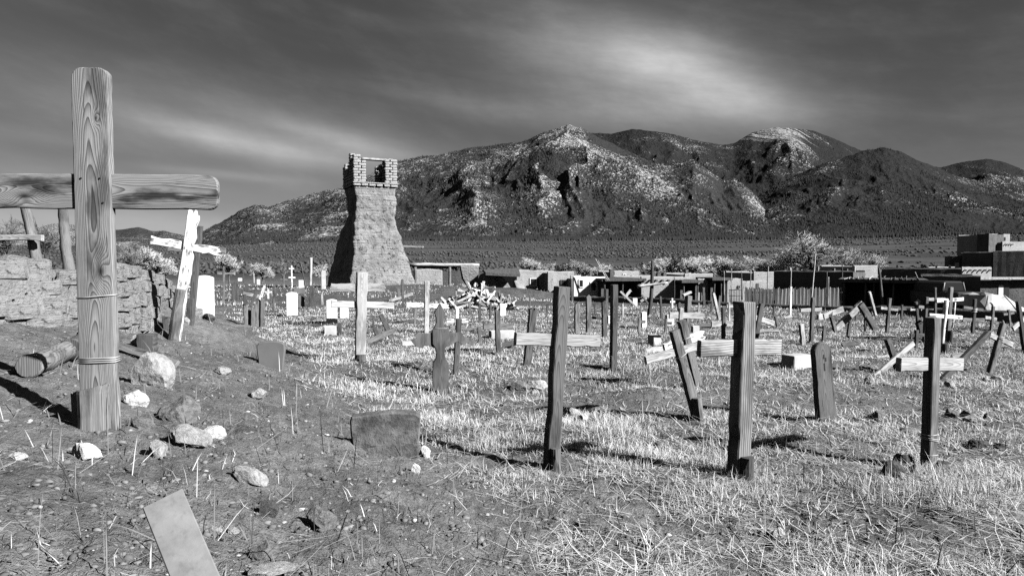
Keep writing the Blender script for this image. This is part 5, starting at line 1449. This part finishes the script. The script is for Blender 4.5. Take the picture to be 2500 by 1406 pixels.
def ramada(label, px0, px1, ytop, ybot, D, yaw, depth, posts, mat='dark', back='adobed', name='ramada', roof_t=0.22, brush=True):
    """open porch: roof of poles and brush on posts, closed at the back and at the left end"""
    nrm = Vector((math.sin(R(yaw)), -math.cos(R(yaw)), 0)); xax = Vector((math.cos(R(yaw)), math.sin(R(yaw)), 0)); c = at(px0, ybot, D)
    def loc(px, py):
        r_ = ray(px, py); o = Vector((0, 0, EYE)); p = o + r_ * ((c - o).dot(nrm) / r_.dot(nrm)); d = p - c
        return d.dot(xax), d.z
    W = loc(px1, ybot)[0]; H = loc(px0, ytop)[1]
    Mx = Matrix(((xax.x, -nrm.x, 0, c.x), (xax.y, -nrm.y, 0, c.y), (0, 0, 1, c.z), (0, 0, 0, 1)))
    root = empty(name, c, label, 'porch', 'shady porches of the adobe houses')
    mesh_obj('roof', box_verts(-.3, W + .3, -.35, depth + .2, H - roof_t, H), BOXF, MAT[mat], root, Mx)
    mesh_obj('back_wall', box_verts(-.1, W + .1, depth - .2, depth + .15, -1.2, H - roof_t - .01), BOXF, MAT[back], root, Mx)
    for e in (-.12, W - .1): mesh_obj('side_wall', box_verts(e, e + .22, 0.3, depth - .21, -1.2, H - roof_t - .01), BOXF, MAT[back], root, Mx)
    for px in posts:
        a, _ = loc(px, ybot); p0 = Mx @ Vector((a, 0, -1.0)); p1 = Mx @ Vector((a, 0, H - roof_t))
        pole('post', p0, p1, 0.07, 0.06, MAT['mid'], root, 0.01, int(px))
    rd = random.Random(int(px0))
    if brush:
        n = int(W / 0.28)
        for k in range(n):
            x = W * (k + rd.random()) / n; p0 = Mx @ Vector((x, -.55 + rd.uniform(-.1, .15), H - 0.02 + rd.uniform(0, .1))); p1 = Mx @ Vector((x + rd.uniform(-.3, .3), depth * rd.uniform(.5, 1), H + rd.uniform(0.02, .16)))
            pole('roof_pole', p0, p1, 0.045, 0.03, MAT['pale' if rd.random() < .4 else 'mid'], root, 0.01, k, n=5, seg=2)
    return root, Mx, loc

house('adobe house with one framed window, right of the ruined room', 1262, 1338, 660, 742, 60, 14, 6, 'adobeh', windows=((1293, 679, 1310, 699),), doors=((1309, 680, 1316, 722, 'mid'),), chimneys=((1320, 7, 7, 3, 'adobed'),))
house('adobe house with a small dark window, left of the whitewashed house', 1338, 1401, 663, 742, 59, 14, 6, 'adobeh', windows=((1368, 683, 1381, 698),), wmat='mid')
house('whitewashed low house with a white window', 1401, 1478, 676, 740, 58, 16, 6, 'whitewash', windows=((1440, 688, 1456, 711), (1412, 682, 1424, 702)), chimneys=((1486, 6, 12, 4, 'adobed'),))
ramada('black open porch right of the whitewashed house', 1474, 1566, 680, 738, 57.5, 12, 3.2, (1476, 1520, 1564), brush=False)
house('adobe house with round beam ends along its top, behind the tall pole', 1566, 1668, 676, 742, 58, 12, 7, 'adobeh', vigas=((1570, 1660, 685, 7),), chimneys=((1535, 10, 18, 4, 'adobed'), (1632, 8, 9, 3, 'adobed'), (1645, 9, 10, 3, 'adobed'), (1660, 8, 8, 3, 'adobed')))
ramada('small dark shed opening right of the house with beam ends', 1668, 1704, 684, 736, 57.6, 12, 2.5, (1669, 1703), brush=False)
house('plastered adobe house right of the dark shed', 1704, 1745, 680, 742, 58.5, 12, 5, 'adobeh')
ramada('dark lean-to between the pale houses', 1742, 1775, 678, 738, 58, 12, 2.5, (1744, 1760, 1774), brush=False)
house('pale adobe house with a tiny dark window behind the iron gate', 1774, 1812, 680, 745, 58.5, 12, 5, 'adobeh', windows=((1800, 697, 1806, 704),), wmat='mid')
house('adobe house with a flat roof edge behind bare poles', 1812, 1862, 686, 745, 60, 12, 5, 'adobeh', doors=((1846, 692, 1852, 705, 'dark'),))
house('pale flat-roofed house behind the bare poles', 1840, 1900, 664, 742, 72, 12, 6, 'adobeh')
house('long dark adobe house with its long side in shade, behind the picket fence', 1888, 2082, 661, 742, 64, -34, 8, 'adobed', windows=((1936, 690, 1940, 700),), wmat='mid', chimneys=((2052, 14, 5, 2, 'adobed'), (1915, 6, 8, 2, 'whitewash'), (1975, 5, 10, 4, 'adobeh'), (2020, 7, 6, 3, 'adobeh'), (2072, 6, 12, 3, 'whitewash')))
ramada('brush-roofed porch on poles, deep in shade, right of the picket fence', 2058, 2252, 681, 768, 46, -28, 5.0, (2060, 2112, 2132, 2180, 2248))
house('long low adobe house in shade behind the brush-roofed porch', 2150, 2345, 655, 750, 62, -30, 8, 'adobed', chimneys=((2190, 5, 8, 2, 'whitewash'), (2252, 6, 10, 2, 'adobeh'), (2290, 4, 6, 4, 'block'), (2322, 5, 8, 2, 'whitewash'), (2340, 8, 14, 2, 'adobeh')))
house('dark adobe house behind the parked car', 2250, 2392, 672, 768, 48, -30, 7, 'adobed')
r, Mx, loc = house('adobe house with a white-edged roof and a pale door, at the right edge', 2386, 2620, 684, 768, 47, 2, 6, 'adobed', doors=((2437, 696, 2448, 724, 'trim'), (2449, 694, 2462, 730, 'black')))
W_ = loc(2620, 768)[0]; zt = loc(2386, 683)[1]
mesh_obj('roof_board', box_verts(-.2, W_, -.5, .3, zt + .03, zt + .18), BOXF, MAT['pale'], r, Mx)
house('pale sunlit house front behind the crooked dark pole', 2084, 2142, 648, 690, 82, 14, 6, 'adobeh', windows=((2100, 660, 2108, 670),), wmat='mid')
house('sunlit strip of house front above the brush-roofed porch', 2256, 2318, 655, 700, 86, 14, 5, 'adobeh', doors=((2280, 664, 2288, 690, 'dark'),))
house('low sunlit house between the pueblo and the parked car', 2348, 2420, 652, 700, 80, 14, 5, 'adobeh', vigas=((2354, 2414, 660, 6),))
house('pale little house between the black porch and the beam-end house, further back', 1500, 1560, 662, 720, 74, 14, 5, 'adobeh', windows=((1520, 668, 1528, 675),), wmat='trim')
house('sunlit back house above the dark shed', 1672, 1740, 668, 720, 72, 14, 5, 'adobeh', chimneys=((1700, 7, 9, 2, 'adobed'),))
# the terraced pueblo block far right
def pueblo():
    for lab, a in (
        ('top storey of the terraced pueblo, sunlit at the right', (2413, 2464, 571, 640, 120, 18, 6)),
        ('second terrace of the pueblo block with beam ends', (2446, 2560, 590, 650, 118, 18, 8)),
        ('shaded lower terrace of the pueblo, left', (2352, 2424, 616, 665, 100, -30, 6)),
        ('shaded long terrace of the pueblo at the right edge', (2424, 2640, 613, 672, 98, -24, 10)),
        ('low dark terrace left of the pueblo block', (2318, 2360, 624, 668, 104, -26, 6))):
        px0, px1, yt, yb, D, yw, dp = a
        house(lab, px0, px1, yt, yb, D, yw, dp, 'adobeh' if yw > 0 else 'adobed', name='pueblo_terrace', group='terraces of the pueblo block',  # fronts turned off the sun get the shade-darkened plaster
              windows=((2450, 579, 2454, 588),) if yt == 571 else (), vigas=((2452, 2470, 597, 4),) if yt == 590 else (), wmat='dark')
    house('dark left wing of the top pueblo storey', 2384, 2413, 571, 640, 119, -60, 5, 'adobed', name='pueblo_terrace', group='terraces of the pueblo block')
pueblo()

# --- picket fence (coyote fence): every stick its own part
def fence():
    D = 44.0; rd = random.Random(3)
    c = at(1820, 748, D)
    root = empty('picket_fence', c, 'coyote fence of upright sticks in front of the dark adobe house', 'fence')
    n = 78
    sh = [tube_mesh([(0, 0, 0), (rd.uniform(-.01, .01), 0, .5), (0, 0, 1.0)], [.5, .48, .42], 6, .08, k) for k in range(6)]
    mes = []
    for k in range(6):
        for mt in ('grey', 'mid', 'pale'):
            me = bpy.data.meshes.new('picket'); me.from_pydata([tuple(q) for q in sh[k][0]], [], sh[k][1]); me.materials.append(MAT[mt]); mes.append(me)
    for k in range(n):
        px = 1820 + (2056 - 1820) * k / n
        p = at(px, 752, D + 1.6 * k / n); t = at(px, 704 + rd.uniform(-3.5, 3), D + 1.6 * k / n)
        hi = t.z - p.z; w_ = 3.3 * D / F * rd.uniform(.75, 1.15)
        me = mes[(k * 7) % 18]
        if k < 26: me = mes[((k * 7) % 6) * 3 + (1 if k % 3 else 0)]
        link('picket', me, root, Matrix.Translation(p) @ Matrix.Rotation(rd.uniform(-.02, .02), 4, 'Y') @ Matrix.Diagonal((w_, w_, hi, 1)))
    for zz in (714, 736):
        pole('rail', at(1818, zz, D + .12), at(2058, zz, D + 1.75), .04, .04, MAT['dark'], root, 0, zz)
fence()
def gate():
    D = 43.0; c = at(1790, 742, D)
    root = empty('iron_gate', c, 'black iron grille gate left of the picket fence', 'gate')
    for px in range(1782, 1812, 4): pole('bar', at(px, 745, D), at(px, 706, D), .022, .022, MAT['black'], root, 0, px, n=5, seg=1)
    for py in (708, 722, 738): pole('rail', at(1780, py, D), at(1812, py, D), .02, .02, MAT['black'], root, 0, py, n=5, seg=1)
gate()
for k, (lab, a, b, w_, mt, d) in enumerate([
    ('tall thin pole leaning right before the dark adobe house', (1976, 772), (1991, 618), 4.0, 'pale', 42),
    ('thin upright pole at the left of the dark adobe house', (1931, 745), (1932, 655), 3.6, 'pale', 43),
    ('thin dark pole rising over the right part of the dark adobe house', (2056, 690), (2056, 628), 3.2, 'dark', 60),
    ('pair pole left at the right end of the picket fence', (2018, 745), (2019, 662), 3.4, 'mid', 43),
    ('pair pole right at the right end of the picket fence', (2022, 745), (2023, 676), 3.0, 'pale', 42.5),
    ('thin pole left of the iron gate', (1785, 735), (1786, 655), 2.6, 'pale', 50),
    ('thin pole above the iron gate', (1812, 728), (1810, 664), 3.2, 'mid', 50),
    ('slender pole behind the left end of the picket fence', (1832, 722), (1833, 660), 2.6, 'pale', 50),
    ('stout pole behind the left end of the picket fence', (1874, 715), (1876, 650), 3.4, 'pale', 52),
    ('slim pole before the dark lean-to', (1768, 718), (1768, 662), 2.2, 'pale', 54),
    ('crooked dark tree-like pole at the brush-roofed porch', (2156, 756), (2146, 655), 8.0, 'mid', 44.5),
    ('stick slanting over the corner of the brush-roofed porch', (2249, 694), (2234, 664), 2.6, 'pale', 44),
    ('stick hanging below the corner of the brush-roofed porch', (2247, 716), (2234, 692), 3.0, 'pale', 44),
    ('ladder rail leaning on the roof of the whitewashed house', (1483, 680), (1454, 632), 2.4, 'pale', 57),
    ('second ladder rail leaning on the roof of the whitewashed house', (1487, 680), (1460, 636), 2.0, 'pale', 57),
    ('thin vertical rod behind the small white cross', (1646, 728), (1646, 676), 2.4, 'dark', 50),
    ('tall stake rising in front of the whitewashed house', (1395, 742), (1393, 672), 3.6, 'mid', 45)]):
    pole_o = empty('wooden_pole', at(a[0], a[1], d), lab, 'pole', 'tall poles by the far graves')
    pole('trunk', at(a[0], a[1] + 4, d), at(b[0], b[1], d), w_ * d / F / 2, w_ * d / F / 2 * .7, MAT[mt], pole_o, .012, k)
def hanging_log():
    o = empty('log', at(1560, 700, 50), 'pale forked log lashed across the tall dark pole', 'log')
    d_ = on_ground(1585, 770).y - 0.12
    o.location = at(1592, 695, d_); ROOT[o.name] = Matrix.Translation(-o.location)
    pole('trunk', at(1556, 699, d_), at(1630, 690, d_), .05, .028, MAT['pale'], o, .02, 5)
hanging_log()
# --- parked car, nose towards the graves
def car():
    D = 40.0; c = at(2372, 760, D); yaw = R(8)
    M = Matrix.Translation(Vector((c.x, c.y, c.z))) @ Matrix.Rotation(yaw, 4, 'Z')
    k = D / F
    root = empty('parked_car', c, 'dark off-road car parked in front of the shaded adobe house', 'car')
    body = [(-.95, .35), (.95, .35), (.98, .6), (.96, 1.05), (.86, 1.12), (-.86, 1.12), (-.96, 1.05), (-.98, .6)]
    prism('body', body, 3.9, MAT['black'], root, M @ Matrix.Translation((0, 1.95, 0)), .08)
    cab = [(-.82, 1.12), (.82, 1.12), (.70, 1.62), (.52, 1.72), (-.52, 1.72), (-.70, 1.62)]
    prism('cabin', cab, 2.4, MAT['black'], root, M @ Matrix.Translation((0, 2.6, 0)), .06)
    v = [(-.70, 1.36, 1.16), (.70, 1.36, 1.16), (.60, 1.388, 1.62), (-.60, 1.388, 1.62), (-.70, 1.40, 1.16), (.70, 1.40, 1.16), (.60, 1.42, 1.62), (-.60, 1.42, 1.62)]
    ws = mesh_obj('windscreen', v, [(0, 1, 2, 3), (7, 6, 5, 4), (0, 4, 5, 1), (1, 5, 6, 2), (2, 6, 7, 3), (3, 7, 4, 0)], MAT['glass'], root, M)
    for s in (-1, 1):
        a = M @ Vector((s * .74, 1.34, 1.14)); b = M @ Vector((s * .62, 1.37, 1.66)); pole('pillar', a, b, .025, .025, MAT['block'], root, 0, 3, n=5, seg=1)
        vv, ff = tube_mesh([(s * .66, -.02, .78), (s * .66, .03, .78)], [.11, .11], 14); mesh_obj('headlight', vv, ff, MAT['glass'], root, M)
        for y in (.75, 3.1):
            vv, ff = tube_mesh([(s * .72, y, .36), (s * .97, y, .36)], [.37, .37], 18)
            wo_ = mesh_obj('wheel', vv, ff, MAT['black'], root, M)
            vv, ff = tube_mesh([(s * .9, y, .36), (s * .985, y, .36)], [.2, .19], 12); mesh_obj('rim', vv, ff, MAT['wire'], wo_, M)
    box('bumper', (-.9, -.1, .42), (.9, .02, .58), MAT['wire'], root, M, .02)
    for q in range(6): box('grille_bar', (-.45, -.03, .68 + q * .06), (.45, .03, .70 + q * .06), MAT['wire'], root, M)
car()
def tarp():
    D = 27.0; base = [(2402, 757), (2440, 763), (2478, 763), (2512, 762)]
    c = at(2450, 762, D); rd = random.Random(5)
    prof = [(2398, 752), (2404, 735), (2412, 720), (2424, 716), (2436, 719), (2452, 722), (2470, 724), (2486, 733), (2496, 748), (2514, 758)]
    root = empty('tarp_heap', c, 'pale canvas tarp thrown over a heap by the parked car', 'tarp')
    v = []; f = []; n = 9
    for i_, (px, py) in enumerate(prof):
        for j in range(n):
            t = j / (n - 1); a = math.pi * t
            p = at(px, py, D); g0 = at(px, 768, D).z; y = D + 0.9 - 1.1 * math.cos(a)
            z = g0 + (p.z - g0) * min(1, 1.3 * math.sin(a)) + rd.uniform(-.05, .05)
            v.append((p.x + rd.uniform(-.05, .05) + 0.1 * math.sin(j * 2.3 + i_), y, z))
    for i_ in range(len(prof) - 1):
        for j in range(n - 1): f.append((i_ * n + j, (i_ + 1) * n + j, (i_ + 1) * n + j + 1, i_ * n + j + 1))
    mesh_obj('cloth', v, f, MAT['block'], root)
    pole('rope', at(2412, 722, D - .3), at(2404, 756, D - .5), .02, .02, MAT['dark'], root, .05, 3)
    pole('rope', at(2452, 722, D - .3), at(2482, 758, D - .5), .02, .02, MAT['dark'], root, .02, 4)
tarp()

# ------------------------------------------------------------------ bare trees and bushes
def branch_mesh(seed, height, spread, n_main, levels, twig_r, base_r, up=0.5, kids=5):
    rd = random.Random(seed); tv, tf, cv, cf = [], [], [], []
    def seg(v, f, a, b, r0, r1, n):
        d = (b - a).normalized(); u = d.cross(Vector((.31, .77, .55))).normalized(); w_ = d.cross(u); o = len(v)
        for p, r_ in ((a, r0), (b, r1)):
            for k in range(n): t = 2 * math.pi * k / n; v.append(p + u * math.cos(t) * r_ + w_ * math.sin(t) * r_)
        for k in range(n): f.append((o + k, o + (k + 1) % n, o + n + (k + 1) % n, o + n + k))
    def grow(p, d, L, r_, lev):
        b = p + d * L
        if lev >= 2: seg(cv, cf, p, b, max(r_, twig_r), twig_r * .7, 3)
        else: seg(tv, tf, p, b, r_, max(r_ * .68, twig_r), 6 if lev == 0 else 4)
        if lev >= levels: return
        for k in range(kids if lev > 0 else n_main):
            nd = (d * rd.uniform(.5, 1.1) + Vector((rd.gauss(0, spread), rd.gauss(0, spread), rd.gauss(up * .55, .35)))).normalized()
            grow(p.lerp(b, rd.uniform(.45, 1.0)), nd, L * rd.uniform(.5, .85), r_ * (.58 if kids > 5 or height < 5 else .47), lev + 1)
    grow(Vector((0, 0, -.15)), Vector((rd.uniform(-.1, .1), rd.uniform(-.1, .1), 1)).normalized(), height * .30, base_r, 0)
    return (tv, tf), (cv, cf)
PROT = {}
def mat_twig():
    m, t, b = base_mat('silvery_twigs', 0.8)
    b.inputs['Base Color'].default_value = (0.7, 0.7, 0.7, 1)
    tr = t.new('ShaderNodeBsdfTranslucent'); tr.inputs[0].default_value = (0.6, 0.6, 0.6, 1)
    mx = t.new('ShaderNodeMixShader'); mx.inputs[0].default_value = 0.12
    t.l.new(b.outputs[0], mx.inputs[1]); t.l.new(tr.outputs[0], mx.inputs[2])
    out = [n for n in t.n if n.type == 'OUTPUT_MATERIAL'][0]; t.l.new(mx.outputs[0], out.inputs[0])
    return m
MAT['twigc'] = mat_twig()
def proto(kind):
    if kind not in PROT:
        a = {'cotton': (3, 9.0, .60, 9, 5, .014, .30, .35, 5), 'bush': (5, 4.2, .60, 9, 5, .012, .10, .45, 5), 'bushb': (9, 4.0, .75, 9, 5, .012, .10, .35, 5),
             'near': (11, 2.2, .50, 8, 4, .006, .03, .6, 5), 'sapl': (14, 3.4, .40, 4, 4, .018, .07, .6, 4)}[kind]
        out = []
        for nm, (v, f), mt in zip(('trunk', 'crown'), branch_mesh(*a), ('bark', 'twigc' if kind == 'cotton' else 'twigp' if kind in ('cotton', 'bush', 'bushb') else 'twig')):
            me = bpy.data.meshes.new(nm); me.from_pydata([tuple(q) for q in v], [], f); me.materials.append(MAT[mt]); out.append((nm, me))
        zmax = max(v.z for v in branch_mesh(*a)[1][0]); PROT[kind] = (out, zmax)
    return PROT[kind]
def tree(label, px, ybase, ytop, D, kind, wide=1.0, rot=None, name='bare_tree', cat='tree', group='bare trees beyond the houses'):
    out, zmax = proto(kind); p = at(px, ybase, D); h = at(px, ytop, D).z - p.z; s = h / zmax
    root = empty(name, p, label, cat, group)
    M = Matrix.Translation(p) @ Matrix.Rotation(rot if rot is not None else px * 1.7, 4, 'Z') @ Matrix.Diagonal((s * wide, s * wide, s, 1))
    for nm, me in out: link(nm, me, root, M)
tree('big pale leafless cottonwood behind the dark adobe house', 1985, 690, 552, 105, 'cotton', 1.3)
tree('rounder pale bush right of the big cottonwood', 2055, 690, 612, 98, 'bush', .9)
tree('pale bare tree behind the brush-roofed porch', 2120, 690, 618, 110, 'bushb', .9)
tree('bare bushy tree behind the brush-roofed porch, right', 2148, 690, 616, 96, 'bush', .8)
tree('tall dim bare tree right of the big cottonwood', 2092, 690, 590, 135, 'cotton', .8)
tree('pale bushy willow above the house with the framed window', 1292, 690, 626, 110, 'bush', 1.1)
tree('low pale willow right of the round one', 1322, 690, 636, 112, 'bushb', 1.0)
for k, (px, yt, D) in enumerate(((1385, 636, 115), (1428, 632, 108), (1462, 642, 112), (1600, 624, 125), (1640, 618, 128), (1680, 628, 120), (1722, 618, 128), (1765, 622, 122), (1806, 628, 116), (1846, 622, 120), (1884, 630, 112), (1540, 650, 118), (1905, 618, 130))):
    tree(('leafless pale willow above the whitewashed house, left', 'leafless pale willow above the whitewashed house, right', 'small willow above the black porch', 'willow in the row beyond the tall round pole, leftmost', 'second willow in the row beyond the houses',
          'third willow in the row beyond the houses', 'tallest willow of the row beyond the houses', 'willow in the row above the dark lean-to', 'willow in the row above the iron gate', 'willow above the bare poles', 'willow in the row left of the cottonwood', 'small pale willow beside the roof chimney', 'dim willow touching the left side of the cottonwood')[k],
         px, 692, yt, D, 'bush' if k % 2 else 'bushb', 1.15)
for lab, px, yb, yt, D, kd in (
    ('bare grey bush behind the ruined wall, left of the peeling white cross', 350, 690, 596, 26, 'bush'), ('bare grey bush left of the peeling white cross, lower', 385, 690, 612, 30, 'bushb'),
    ('dim bare bush right of the peeling white cross', 560, 690, 612, 60, 'bush'), ('thin sapling among the far left graves', 692, 690, 628, 42, 'sapl'),
    ('twiggy bush sprouting behind the wall at the left edge', 20, 660, 520, 9.5, 'near'), ('twiggy bush behind the poles on the ruined wall', 110, 660, 530, 9.8, 'near'), ('twiggy bush right of the big cross', 320, 680, 590, 12, 'near'),
    ('low bare bush far behind the left graves', 640, 690, 640, 75, 'bushb'), ('low bare bush beside the tower', 780, 690, 642, 70, 'bush')):
    tree(lab, px, yb, yt, D, kd, 1.0, name='bare_bush', cat='bush', group='bare bushes at the left')
